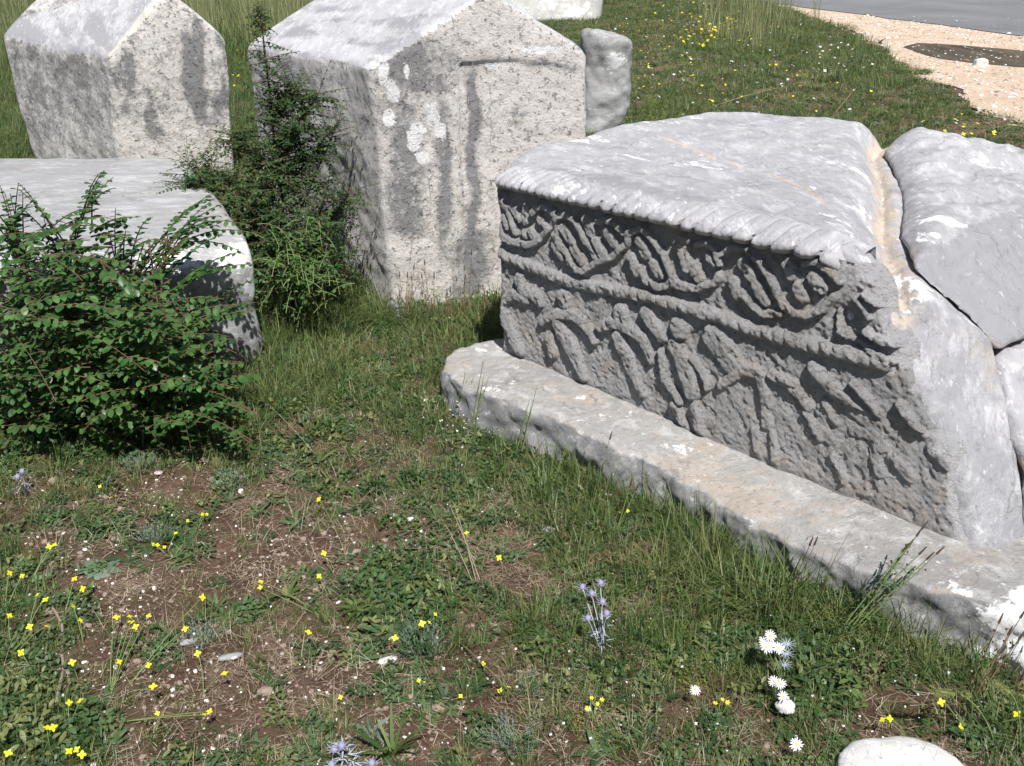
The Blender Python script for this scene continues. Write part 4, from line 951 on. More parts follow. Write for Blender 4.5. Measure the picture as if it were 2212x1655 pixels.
# specks of far-off flowers in the meadow
def flower_mesh(mat, r, n=4, cup=.25, w=.62, disc=None, dr=.2):
    mb = MB()
    for k in range(n):
        a = 2*math.pi*k/n+U_(-.12, .12); d = np.array([math.cos(a), math.sin(a), cup]); mb.leaf(np.array([0, 0, 0.]), d, np.array([0, 0, 1.]), r*U_(.9, 1.05), r*w*1.25, 0, .1)
    if disc is not None: mb.blob(np.array([0, 0, r*.06]), r*dr, 1, 6, .5)
    return mb.mesh('flower', [mat] + ([disc] if disc is not None else []))
T_fl = template_col('speck_template', [flower_mesh(M_yel, 1.), flower_mesh(M_yel2, 1.), flower_mesh(M_wht, 1.), flower_mesh(M_wht, .8)])
PTs = []; IDs = []; SCs = []
def specks(cx, cy, rx, ry, n, ids, h, r):
    for _ in range(n):
        px, py = random.gauss(cx, rx), random.gauss(cy, ry)
        if py < 2: continue
        p = at(px, py, h)
        if not free(np.array([p[0]]), np.array([p[1]]))[0]: continue
        PTs.append(p+np.array([0, 0, gh(p[0], p[1])[0]+U_(-.02, .02)])); IDs.append(random.choice(ids)); SCs.append([r*U_(.7, 1.3)]*3)
specks(1530, 55, 60, 25, 150, [0, 0, 1], .08, .019); specks(1400, 110, 60, 45, 60, [0, 2, 2, 1], .07, .015); specks(1600, 130, 150, 60, 160, [2, 3, 2, 1, 0], .07, .013)
specks(1800, 110, 60, 30, 60, [2, 2, 3], .09, .013); specks(2090, 268, 70, 18, 30, [0, 0, 0, 2], .05, .013); specks(1320, 60, 30, 40, 30, [0, 2], .06, .010); specks(1700, 190, 150, 40, 50, [1, 2, 3], .05, .007)
specks(1000, 905, 45, 30, 60, [2, 3], .05, .0035); specks(640, 1150, 260, 120, 60, [2, 3], .02, .003); specks(1050, 1000, 200, 90, 50, [2, 3], .03, .003); specks(1830, 1480, 180, 80, 40, [2, 3], .02, .0032); specks(1300, 1500, 150, 60, 20, [2], .02, .003); specks(900, 650, 60, 20, 12, [2], .06, .004)
specks(510, 200, 12, 60, 14, [0, 1], .1, .012); specks(1440, 1300, 120, 60, 14, [3], .03, .003)
PTs = np.array(PTs); scatter('meadow_flowers', 'countless tiny yellow and white blossoms dotted over the turf', PTs, np.stack([rng.normal(.3, .3, len(PTs)), rng.normal(0, .3, len(PTs)), rng.uniform(0, 6, len(PTs))], 1), np.array(SCs), IDs, T_fl)

# ------------------------------------------------------------------ plants one can point at
def gpt(px, py):
    p = at(px, py, 0.); p = at(px, py, gh(p[0], p[1])[0]); return p
FLm = [flower_mesh(M_yel, .0085, 4, .22, .55, M_yel2, .16) for _ in range(3)]; FLs = [flower_mesh(M_yel, .006, 4, .3, .6) for _ in range(2)]; FLg = flower_mesh(M_yel2, .006, 6, .5, .4)
def face_cam(p): d = CAM-p; return d
def flower_plant(heads, base, label, small=False, h=.055, group=None, golden=False, cat='flower'):
    """one wild-rocket plant: stems from its base, each ending in a four-petalled flower"""
    b = gpt(*base); root = thing('flowering_plant', tuple(b), label, cat, group)
    for k, (px, py) in enumerate(heads):
        hh = h*U_(.8, 1.2); p = at(px, py, hh+.0)-b; st = MB(); mid = p*.5+np.array([U_(-.01, .01), U_(-.01, .01), .012])
        n_ = 7; T = np.linspace(0, 1, n_)[:, None]; c = (1-T)**2*np.zeros(3)+2*T*(1-T)*mid*1.05+T*T*p
        st.tube(c, .0011, .0008, 4); link('stem', st.mesh('stem', [M_stem]), root)
        me = (FLg if golden else random.choice(FLs if small else FLm)); o = link('flower_head', me, root, loc=p)
        o.rotation_euler = (U_(-.2, 1.0), U_(-.6, .6), U_(0, 1.5)); o.scale = (U_(.8, 1.12),)*3
        if small: continue
    return root
D_ = [([(106, 1181), (118, 1177)], (65, 1262), 'pair of yellow flowers on a long stem above the left grass clump'),
 ([(20, 1238), (48, 1244)], (10, 1330), 'two yellow flowers at the left edge, high above the grass clump'),
 ([(161, 1251), (179, 1272)], (140, 1330), 'two yellow flowers in bare soil just under the grey-green mullein rosette'),
 ([(81, 1285), (98, 1296)], (60, 1370), 'two yellow flowers right above the top of the crooked brown stick'),
 ([(158, 1311), (173, 1340)], (180, 1390), 'two yellow flowers right of the upper part of the crooked stick'),
 ([(20, 1330), (64, 1354), (100, 1353)], (30, 1420), 'three yellow flowers in the grass left of the crooked stick'),
 ([(563, 1257), (562, 1269)], (690, 1330), 'yellow flower pair on a slanting stem reaching up-left from the central green patch'),
 ([(437, 1290), (400, 1359)], (280, 1480), 'yellow flowers on the longest thin stems rising from the lower left clump'),
 ([(251, 1334), (280, 1332), (283, 1343), (293, 1354), (321, 1331)], (240, 1500), 'densest group of five yellow flowers over bare soil at lower left'),
 ([(666, 1366)], (690, 1410), 'single yellow flower on bare soil left of the big green rosette patch'),
 ([(45, 1410)], (80, 1470), 'lone yellow flower at left edge beside the lower end of the stick'),
 ([(156, 1431)], (170, 1470), 'yellow flower touching the right side of the crooked stick'),
 ([(257, 1430), (321, 1437)], (240, 1480), 'two small yellow flowers in bare soil right of the crooked stick'),
 ([(427, 1412), (485, 1455)], (440, 1500), 'two yellow flowers on bare soil flanking the bluish stone chip'),
 ([(331, 1483)], (250, 1530), 'yellow flower on a leaning straw-like stem right of the lower left clump'),
 ([(149, 1518), (173, 1514)], (150, 1570), 'two yellow flowers at the foot of the crooked stick'),
 ([(441, 1544), (453, 1537)], (260, 1560), 'yellow flower pair at the end of a long low stem, bottom left'),
 ([(102, 1572), (115, 1572)], (110, 1620), 'yellow flower pair in the middle of the bottom left clump'),
 ([(149, 1623), (166, 1619), (177, 1630)], (150, 1652), 'three yellow flowers at the very bottom left'),
 ([(17, 1627)], (10, 1650), 'yellow bud in the bottom left corner'),
 ([(689, 1079)], (750, 1210), 'yellow flower on a tall thin leaning stem in the middle of the turf'),
 ([(699, 1195)], (720, 1240), 'upper of two yellow flowers over the grey-green herbs, centre left'),
 ([(689, 1245)], (710, 1290), 'lower of two yellow flowers over the grey-green herbs, centre left'),
 ([(1008, 1151)], (1015, 1190), 'yellow flower on straw left of the tall grass stalks, centre'),
 ([(1078, 1205)], (1085, 1245), 'yellow flower on straw, nearest to the blue thistle'),
 ([(912, 1347), (853, 1378)], (890, 1400), 'two yellow flowers at the top of the feathery grey plant in the middle'),
 ([(1907, 1555), (1922, 1552)], (1960, 1600), 'yellow flower pair on soil above the pale stone at bottom right'),
 ([(2033, 1517)], (2030, 1560), 'yellow flower between the daisies and the foxtail grasses'),
 ([(2075, 1571)], (2080, 1620), 'yellow flower under the foxtail grasses'),
 ([(2197, 1543)], (2205, 1590), 'yellow flower at the right edge, lower corner')]
for hs, ba, lb in D_: flower_plant(hs, ba, lb)
D2 = [([(297, 924)], (300, 945), 'yellow flower on the turf under the big leafy shrub', .05), ([(490, 953), (503, 924)], (500, 975), 'two tiny yellow flowers at the right foot of the leafy shrub', .04),
 ([(216, 1051)], (220, 1075), 'tiny yellow flower left of the pink bindweed blossom', .03), ([(240, 1075), (250, 1072)], (250, 1100), 'tiny yellow flower pair above the small green tuft at left', .03),
 ([(405, 1125), (438, 1111), (447, 1111)], (430, 1140), 'three tiny yellow flowers between the two feathery grey tufts', .03), ([(330, 1176), (340, 1178), (355, 1182), (380, 1152)], (360, 1200), 'tiny yellow flowers at the foot of the left feathery tuft', .03),
 ([(736, 1506)], (735, 1525), 'tiny yellow flower in the small green tuft, bottom centre left', .03), ([(340, 1541)], (345, 1560), 'tiny yellow flower alone on soil at bottom left', .02), ([(940, 1327), (927, 1345)], (935, 1360), 'tiny yellow flowers right of the feathery grey plant top', .03),
 ([(1043, 1434)], (1045, 1455), 'tiny yellow flower in straw below the feathery grey plant', .02), ([(905, 1470)], (905, 1490), 'tiny yellow flower in a small green tuft, bottom centre', .03), ([(995, 1504)], (1000, 1520), 'tiny yellow flower on the edge of the red soil patch', .02),
 ([(1076, 1493), (1099, 1485), (1082, 1490)], (1090, 1510), 'tiny orange-yellow flowers above the lowest feathery plant', .03), ([(1339, 1107), (1356, 1104)], (1345, 1130), 'two tiny yellow flowers against the rough front of the stone ledge', .05),
 ([(490, 757)], (480, 800), 'single yellow flower in front of the slab corner beside the shrub', .10), ([(1840, 1650)], (1830, 1654), 'yellow flower at the left rim of the pale stone at bottom', .02)]
for hs, ba, lb, h_ in D2: flower_plant(hs, ba, lb, small=True, h=h_)
flower_plant([(1278, 1508), (1290, 1520), (1268, 1530), (1300, 1512)], (1285, 1560), 'orange seed-like blossoms in the small golden tuft near the bottom centre', True, .03, None, True)
flower_plant([(1560, 1512), (1572, 1518), (1545, 1520)], (1555, 1550), 'orange blossoms in the golden tuft under the lone white daisy', True, .03, None, True)

# white daisies
def daisy(heads, base, label, h=.06, r=.011):
    b = gpt(*base); root = thing('daisy', tuple(b), label, 'daisy')
    for px, py in heads:
        p = at(px, py, h*U_(.9, 1.1))-b; st = MB(); T = np.linspace(0, 1, 6)[:, None]; st.tube(T*p+np.array([0, 0, 1])*T*(1-T)*.01, .0012, .0008, 4); link('stem', st.mesh('stem', [M_stem]), root)
        fl = MB(); n = 15
        for k in range(n):
            a = 2*math.pi*k/n+U_(-.1, .1); d = np.array([math.cos(a), math.sin(a), U_(.05, .4)]); fl.blade(d*r*.25, d, r*U_(.75, 1.), r*.26, .35, 2, 0, wdir=(-math.sin(a), math.cos(a), 0), tip=.5)
        o = link('petals', fl.mesh('petals', [M_wht]), root, loc=p); di = MB(); di.blob(np.zeros(3), r*.3, 0, 8, .5); d2 = link('disc', di.mesh('disc', [M_disc]), root, loc=p)
        e = (U_(.3, .8), U_(-.3, .3), 0); o.rotation_euler = e; d2.rotation_euler = e
daisy([(1650, 1388), (1664, 1374), (1668, 1397), (1655, 1398), (1682, 1400)], (1690, 1480), 'cluster of pale lilac-white daisies nearest the grass in front of the ledge', .10, .012)
daisy([(1672, 1472), (1686, 1477)], (1700, 1530), 'two overlapping white daisies right above the small white stone', .07)
daisy([(1692, 1505)], (1702, 1545), 'half-closed white daisy touching the small white stone', .05)
daisy([(1502, 1491)], (1510, 1530), 'lone white daisy left of the others, on straw', .05, .010)
daisy([(1720, 1608)], (1725, 1640), 'lowest white daisy, just left of the pale stone at the bottom', .05, .012)
# pale pink bindweed blossom
b = gpt(343, 1026); r_ = thing('bindweed_flower', tuple(b), 'single pale pink bindweed blossom on the bare soil at left', 'flower')
fm_ = MB(); 
for k in range(10): a = k*.628; fm_.blade((0, 0, .004), (math.cos(a), math.sin(a), .55), .012, .010, .3, 2, 0, wdir=(-math.sin(a), math.cos(a), 0), tip=1)
M_pink = plant_mat('pink_petal', [(.75, .55, .60), (.80, .62, .66)], .2, .6); link('petals', fm_.mesh('petals', [M_pink]), r_)
st = MB(); st.tube([(0, 0, -.003), (.002, 0, .005)], .0015, .001, 4); link('stem', st.mesh('stem', [M_stem]), r_)

# blue eryngo thistles
def eryngo(heads, base, label, h=.10, r=.0075):
    b = gpt(*base); root = thing('eryngo_thistle', tuple(b), label, 'thistle')
    for px, py in heads:
        p = at(px, py, h*U_(.85, 1.1))-b; st = MB(); q0 = np.array([U_(-.006, .006), U_(-.006, .006), 0.]); T = np.linspace(0, 1, 6)[:, None]; st.tube(q0+T*(p-q0), .0014, .001, 5); link('stem', st.mesh('stem', [M_sil]), root)
        hd = MB(); hd.blob(np.zeros(3), r, 0, 8, 1.15, .05)
        for _ in range(60):
            d = unit(rng.normal(size=3)+np.array([0, 0, .4])); hd.blade(d*r*.8, d, r*.5, .0012, 0, 1)
        link('flower_head', hd.mesh('flower_head', [M_blu]), root, loc=p)
        br = MB()
        for k in range(8):
            a = k*.785+U_(-.2, .2); br.blade((0, 0, -r*.7), (math.cos(a), math.sin(a), .35), r*U_(2.2, 3.2), .0026, .1, 2)
        link('bract', br.mesh('bract', [M_sil]), root, loc=p)
    lf = MB()
    for k in range(16):
        a = k*2.4; z = U_(.1, .8)*h; lf.blade((.01*math.cos(a), .01*math.sin(a)+.1*0, z), (math.cos(a), math.sin(a), U_(-.1, .5)), U_(.015, .03), .003, .3, 2)
    link('leaves', lf.mesh('leaves', [M_sil]), root)
eryngo([(1258, 1268), (1297, 1259), (1301, 1300), (1270, 1335), (1278, 1282), (1310, 1325)], (1300, 1400), 'blue-headed eryngo thistle with silvery spikes, left of the long grass clump')
eryngo([(738, 1610), (722, 1618)], (745, 1650), 'pale lilac eryngo thistle at the bottom edge, left of centre', .06)
eryngo([(803, 1648), (716, 1652)], (760, 1660), 'cut-off lilac thistle heads on the bottom border', .05)
eryngo([(48, 1018), (38, 1030)], (55, 1070), 'silvery blue thistle at the left edge under the leafy shrub', .08)
eryngo([(856, 662), (848, 655)], (865, 690), 'dusky thistle at the near base corner of the tall central tombstone', .05)
r0 = thing('silvery_thistle', tuple(gpt(1690, 1460)), 'silvery spiky thistle leaves right under the daisy cluster', 'thistle')
for z in (.03, .06, .085):
    lf = MB()
    for k in range(12): a = k*.52+z*30; lf.blade((0, 0, z), (math.cos(a), math.sin(a), .3), .024, .0028, .2, 2)
    link('bract', lf.mesh('bract', [M_sil]), r0)
st = MB(); st.tube([(0, 0, 0), (0, 0, .09)], .0015, .001); link('stem', st.mesh('stem', [M_sil]), r0)

# foxtail grasses at the right edge
def foxtail(tip, base, label, L=.05, lean=0):
    b = gpt(*base); root = thing('foxtail_grass', tuple(b), label, 'grass'); p = at(tip[0], tip[1], .15)-b; st = MB(); T = np.linspace(0, 1, 8)[:, None]; c = T*p+np.array([0, 0, .03])*T*(1-T)*4
    st.tube(c, .0014, .001, 5); link('stem', st.mesh('stem', [M_stem]), root); d = unit(c[-1]-c[-2]); hd = MB(); a1 = unit(np.cross(d, (0, 0, 1))); a2 = np.cross(d, a1)
    hd.tube([p+d*L*t for t in (0, .2, .5, .8, 1)], .0045, .0025, 6)
    for _ in range(330):
        t = U_(0, 1); a = U_(0, 6.283); o_ = a1*math.cos(a)+a2*math.sin(a); hd.blade(p+d*L*t+o_*.003, unit(o_+d*.9), .008*(1.15-t*.5), .0011, 0, 1)
    link('seed_head', hd.mesh('seed_head', [M_fox]), root); lf = MB()
    for k in range(6): a = U_(0, 6.28); lf.blade((0, 0, 0), (math.cos(a)*.7, math.sin(a)*.7, .8), U_(.1, .18), .005, .9, 5)
    link('blades', lf.mesh('blades', [G_grass]), root)
foxtail((2060, 1500), (2150, 1610), 'leftmost nodding green foxtail grass head at the lower right', .045)
foxtail((2092, 1500), (2095, 1590), 'upright middle foxtail grass head at the lower right', .03)
foxtail((2178, 1495), (2205, 1620), 'rightmost green foxtail grass head near the right border', .04)

# crooked stick
st = MB(); pp = [(108, 1305), (122, 1325), (134, 1350), (137, 1380), (133, 1410), (138, 1440), (132, 1470), (125, 1500), (122, 1520)]
b = gpt(*pp[4]); c = np.array([at(px, py, .012+.008*math.sin(k*1.1))-b for k, (px, py) in enumerate(pp)]); st.tube(c, .0032, .0038, 7)
tag(link('stick', st.mesh('stick', [M_stick]), loc=tuple(b)), 'crooked grey-brown stick lying upright in the picture on bare soil at lower left', 'stick')
st = MB(); pp = [(345, 985), (420, 975), (470, 950), (520, 940)]; b = gpt(*pp[1]); c = np.array([at(px, py, .02+.01*k)-b for k, (px, py) in enumerate(pp)]); st.tube(c, .002, .0015, 5)
tag(link('stick', st.mesh('stick', [M_twig]), loc=tuple(b)), 'thin dry twig lying on the turf above the feathery grey tufts', 'stick')

# tufts and rosettes with a shape of their own
def tuft_thing(name, px, py, label, me, part, cat='plant'):
    b = gpt(px, py); root = thing(name, tuple(b), label, cat); o = link(part, me, root); o.rotation_euler = (0, 0, U_(0, 6)); return root
for px, py, H_, R_, lb in ((335, 1165, .035, .055, 'feathery silver-green tuft at left, above the mullein rosette'), (305, 1010, .04, .06, 'feathery grey-green tuft beside the pink bindweed blossom'), (490, 1050, .04, .06, 'feathery grey-green tuft right of the pink bindweed blossom'),
                         (905, 1400, .045, .06, 'feathery silver-green plant in the middle of the bare ground'), (1110, 1600, .045, .05, 'feathery silver-green plant lowest in the picture, right of the red soil'), (1140, 1490, .03, .03, 'small feathery grey tuft right of the tiny orange-yellow flowers'),
                         (440, 1385, .035, .05, 'dark feathery tuft beside the slanting white stone chip')):
    b = gpt(px, py); root = thing('feathery_plant', tuple(b), lb, 'plant')
    o = link('foliage', feathery(int(60*R_/.05), H_, R_, G_grey), root); o['kind'] = 'stuff'; st = MB()
    for k in range(6): a = k*1.05; st.tube([(0, 0, 0), (R_*.5*math.cos(a), R_*.5*math.sin(a), H_*.5)], .001, .0006, 4)
    link('stems', st.mesh('stems', [M_stem]), root)['kind'] = 'stuff'
def rosette_thing(px, py, n, L, w, lift, mat, label, cat='plant', name='leafy_rosette'):
    b = gpt(px, py); root = thing(name, tuple(b), label, cat); lm = {}
    for k in range(n):
        v = k % 3
        if v not in lm:
            mb = MB(); mb.blade((.004, 0, .002), (1, 0, .25+.15*v), 1*L, w, .5+.3*v, 5, wdir=(0, 1, 0), prof=LANCE); lm[v] = mb.mesh('leaf', [mat])
        o = link('leaf', lm[v], root); s_ = U_(.65, 1.1); o.scale = (s_, s_*U_(.9, 1.1), s_); o.rotation_euler = (U_(-.3, .3), -lift*U_(.1, 1.3), k*2.4+U_(-.3, .3))
ros = [(215, 1235, 9, .055, .022, .15, G_grey, 'flat grey-green mullein rosette on bare soil at left'), (690, 1000, 9, .06, .010, .5, G_grass, 'bright green lance-leaved rosette on the turf, upper middle'), (760, 985, 8, .06, .009, .5, G_grass, 'lance-leaved rosette just right of the bright green one'),
 (940, 1120, 10, .055, .011, .4, G_dark, 'dark green plantain rosette above the single yellow flowers in the centre'), (840, 1300, 16, .065, .012, .4, G_grass, 'largest leafy green rosette patch in the middle ground'), (780, 1320, 14, .06, .011, .4, G_grass, 'leafy green rosette at the left of the largest patch'),
 (880, 1290, 12, .05, .012, .4, G_dark, 'leafy rosette at the upper right of the largest patch'), (850, 1640, 14, .10, .008, .9, G_grass, 'upright fresh green tuft cut by the bottom edge, left of centre'), (800, 1585, 7, .05, .011, .2, G_grey, 'star-shaped flat rosette on red soil near the bottom'),
 (1165, 1130, 8, .04, .008, .3, G_dark, 'star-shaped weed on straw left of the long grass'), (390, 1165, 9, .04, .009, .4, G_dark, 'small green rosette right of the silver-green tuft'), (1030, 990, 6, .035, .02, .2, G_grass, 'round bright leaf plant near the ledge end'),
 (1290, 1630, 9, .05, .012, .25, G_dark, 'broad-leaved green rosette at the bottom, right of the lowest feathery plant'), (1760, 1530, 10, .055, .012, .3, G_dark, 'broad-leaved weed right of the small white stone'), (1690, 1590, 9, .04, .012, .3, G_dark, 'small leafy weed left of the lowest daisy'),
 (2110, 1600, 10, .05, .010, .5, G_dark, 'leafy weed at the lower right below the foxtails'), (180, 990, 8, .06, .018, .5, G_grass, 'broad pale green leaves at the left under the shrub'), (70, 985, 8, .06, .018, .5, G_grass, 'broad pale green leaves in the left corner under the shrub'),
 (560, 1110, 8, .045, .009, .4, G_dark, 'green rosette right of the right feathery tuft'), (640, 1135, 8, .045, .009, .4, G_dark, 'green rosette below the tall leaning yellow flower stem'), (1180, 1180, 7, .04, .009, .3, G_dark, 'small rosette on the straw patch, right one'),
 (620, 1290, 9, .05, .010, .4, G_grass, 'pale green rosette left of the leafy patch'), (1900, 95, 12, .09, .03, .8, G_grey, 'greyish green thistle-like weed at the edge of the verge'), (1890, 270, 10, .06, .03, .4, G_grey, 'blue-green leafy weed behind the back edge of the carved stone')]
for a in ros: rosette_thing(*a)

# ------------------------------------------------------------------ shrubs
leafA = []
for v in range(3):
    mb = MB(); mb.leaf(np.zeros(3), np.array([1., 0, 0]), np.array([0, 0, 1.]), 1., .62, 0, .12+.15*v); leafA.append(mb.mesh('leaf', [G_bush]))
def arc_branch(p0, p1, lift, n=14):
    T = np.linspace(0, 1, n)[:, None]; mid = (p0+p1)/2+np.array([0, 0, lift]); return (1-T)**2*p0+2*T*(1-T)*mid+T*T*p1
def shrub(name, loc0, label, branches, leafL, leafW, mat, stem_mat, single=300, spacing=.016, density=1, stems_r=(.004, .0012)):
    root = thing(name, loc0, label, 'shrub'); L0 = np.array(loc0); fol = MB(); cand = []
    for k, (pts, r0_, r1_) in enumerate(branches):
        pts = np.asarray(pts); sg_ = np.linalg.norm(np.diff(pts, axis=0), axis=1); s0 = np.concatenate([[0], np.cumsum(sg_)]); n = int(s0[-1]/spacing*density)
        for j in range(2, n):
            t = j/n*s0[-1]; p = np.array([np.interp(t, s0, pts[:, i]) for i in range(3)]); q = np.array([np.interp(min(t+.01, s0[-1]), s0, pts[:, i]) for i in range(3)]); d = unit(q-p)
            sd = unit(np.cross(d, (0, 0, 1)))*(1 if j % 2 else -1); dd = unit(d*.45+sd*.9+np.array([U_(-.2, .2), U_(-.2, .2), U_(-.55, .1)])); s_ = leafL*U_(.7, 1.15)*(1-.45*(t/s0[-1])**3)
            cand.append((p, dd, unit(np.array([U_(-.35, .35), U_(-.35, .35), 1])), s_))
    # the leaves that show largest (outermost, nearest) are single parts
    dist = np.array([np.linalg.norm(c[0]-CAM)-.4*c[0][2] for c in cand]); order = np.argsort(dist); 
    pick = set(order[np.linspace(0, len(order)*.6, single).astype(int)].tolist()) if single else set()
    for k, (p, dd, nn, s_) in enumerate(cand):
        if k in pick:
            o = link('leaf', random.choice(leafA), root, loc=tuple(p-L0)); x = unit(np.cross(dd, nn)); z = np.cross(x, dd)
            import mathutils
            o.rotation_euler = mathutils.Matrix(np.stack([dd, -x, z], 1).tolist()).to_euler(); o.scale = (s_, s_*leafW/leafL/.62, s_)
        else: fol.leaf(p-L0, dd, nn, s_, s_*leafW/leafL, 0, U_(.05, .35))
    o = link('foliage', fol.mesh('foliage', [mat]), root); o['kind'] = 'stuff'
    for k, (pts, r0_, r1_) in enumerate(branches):
        if k < 40: mb = MB(); mb.tube(np.asarray(pts)-L0, r0_, r1_, 5); link('branch', mb.mesh('branch', [stem_mat]), root)
    rest = MB()
    for k, (pts, r0_, r1_) in enumerate(branches):
        if k >= 40: rest.tube(np.asarray(pts)-L0, r0_, r1_, 4)
    if rest.V: link('twigs', rest.mesh('twigs', [stem_mat]), root)['kind'] = 'stuff'
    return root
# left shrub in front of the slab: arching sprays
B = []
def w_at(px, py, Y): d = ray(px, py); return CAM+d*Y/d[1]
sprays = [((150, 560), (40, 395), 2.95, .05), ((150, 560), (225, 368), 3.0, .06), ((60, 560), (-30, 440), 2.9, .05), ((60, 620), (0, 400), 2.95, .06), ((280, 580), (330, 470), 3.05, .08), ((290, 600), (470, 412), 3.1, .07), ((330, 560), (545, 490), 3.1, .12),
          ((330, 620), (450, 470), 3.05, .04), ((380, 620), (520, 545), 3.05, .04), ((380, 700), (560, 600), 3.05, .03), ((200, 500), (300, 470), 3.0, .03), ((180, 470), (220, 372), 3.05, .05), ((90, 520), (200, 450), 2.95, .05), ((400, 720), (540, 650), 3.0, .03),
          ((240, 800), (350, 690), 2.9, .05), ((330, 760), (440, 690), 2.95, .04), ((300, 830), (390, 800), 2.8, .03), ((100, 700), (230, 600), 2.85, .04), ((30, 520), (40, 395), 2.95, .02), ((350, 520), (460, 430), 3.15, .06), ((250, 560), (250, 450), 3.05, .03)]
sprays = sprays+[((a[0]+U_(-25, 25), a[1]+U_(-10, 30)), (b_[0]+U_(-40, 40), b_[1]+U_(5, 60)), Y+U_(-.1, .05), lf) for a, b_, Y, lf in sprays*2]
for a, b_, Y, lf in sprays:
    p0 = w_at(*a, Y+.05); p1 = w_at(*b_, Y-.05+U_(-.05, .1)); B.append((arc_branch(p0, p1, lf), .0028, .001))
base = np.array([-1.35, 2.95, 0.])
for k in range(19):
    a = w_at(U_(30, 400), U_(480, 640), U_(2.85, 3.1)); B.append((arc_branch(base+np.array([U_(-.3, .3), U_(-.1, .1), 0]), a, .05), .005, .0025))
for k in range(720):   # dense body
    px = U_(-60, 455); top = np.interp(px, [-60, 100, 300, 380, 455], [515, 535, 590, 670, 780]); py = U_(top, 930); Y = U_(2.55, 3.14)+.1*(py < 650)
    p1 = w_at(px, py, Y)
    if p1[2] < .02: p1[2] = U_(.03, .12)
    d = np.array([U_(-1, 1), U_(-.9, .1), U_(-.2, .5)]); d = unit(d)*U_(.10, .22); p0 = p1-d; p0[2] = max(.01, p0[2]); B.append((arc_branch(p0, p1, .03, 8), .0016, .0008))
shrub('leafy_shrub', (-1.35, 2.95, 0), 'spreading green shrub with arching sprays of oval leaves in front of the flat slab', B, .031, .021, G_bush, M_redstem, 290, .0125)
# spire-shaped shrub between slab and centre stone
B = []; ax = [w_at(600, 640, 4.05), w_at(612, 500, 4.05), w_at(608, 400, 4.02), w_at(592, 300, 4.0), w_at(580, 180, 4.0), w_at(566, 60, 4.0), w_at(560, 25, 4.0)]
ax = np.array(ax); ax[0][2] = 0; B.append((ax, .009, .0015))
ups = [((600, 560), (735, 250), 3.95), ((620, 600), (760, 410), 3.85), ((590, 560), (400, 345), 4.1), ((590, 480), (395, 390), 4.05), ((600, 420), (700, 300), 3.95), ((600, 400), (500, 270), 4.05), ((590, 330), (690, 200), 3.95), ((585, 260), (640, 190), 4.), ((620, 640), (700, 480), 3.8), ((590, 600), (470, 480), 3.95),
       ((600, 640), (740, 560), 3.75), ((590, 380), (650, 270), 3.9), ((590, 500), (430, 330), 4.1), ((610, 560), (560, 380), 3.9), ((640, 600), (710, 400), 3.85)]
for a, b_, Y in ups: B.append((arc_branch(w_at(*a, 4.03), w_at(*b_, Y), -.02), .004, .0012))
core = list(B)
for k in range(1750):
    if random.random() < .22:
        t = random.random()**1.6; q = np.array([np.interp(t, np.linspace(0, 1, len(ax)), ax[:, i]) for i in range(3)]); sp = .44*(1-t)**1.3+.05
    else:
        bb = random.choice(core[1:])[0]; t = U_(.15, 1); q = np.array([np.interp(t, np.linspace(0, 1, len(bb)), np.asarray(bb)[:, i]) for i in range(3)]); sp = .15
    d = unit(rng.normal(size=3)*np.array([1, .9, .7])+np.array([0, -.2, .3]))*sp*U_(.4, 1.1); p1 = q+d; p1[2] = max(.03, p1[2]); B.append((arc_branch(q, p1, .01, 6), .0012, .0006))
for k in range(420):   # undergrowth filling the gap between the stones
    px, py = random.gauss(610, 60), random.gauss(560, 75); p1 = w_at(px, py, U_(3.6, 4.1))
    if p1[2] < .02: continue
    d = unit(rng.normal(size=3))*.1; B.append((arc_branch(p1-d, p1, .01, 6), .0012, .0006))
shrub('small_leaved_shrub', tuple(w_at(600, 640, 4.05)*np.array([1, 1, 0])), 'tall spiky shrub with tiny dark leaves between the flat slab and the central tombstone', B, .0185, .0105, G_bush2, M_twig, 0, .0085)
# bright bramble in the gap
B = []
for k in range(150):
    px, py = random.gauss(640, 38), random.gauss(575, 45); p1 = w_at(px, py, U_(3.45, 3.65)); p1[2] = max(p1[2], .04)
    d = unit(rng.normal(size=3)+np.array([0, 0, .6]))*.09; B.append((arc_branch(p1-d, p1, .02, 6), .0014, .0007))
shrub('bramble', tuple(w_at(640, 660, 3.6)*np.array([1, 1, 0])), 'fresh light green bramble at the foot of the dark shrub', B, .02, .015, G_lime, M_stem, 0, .016)
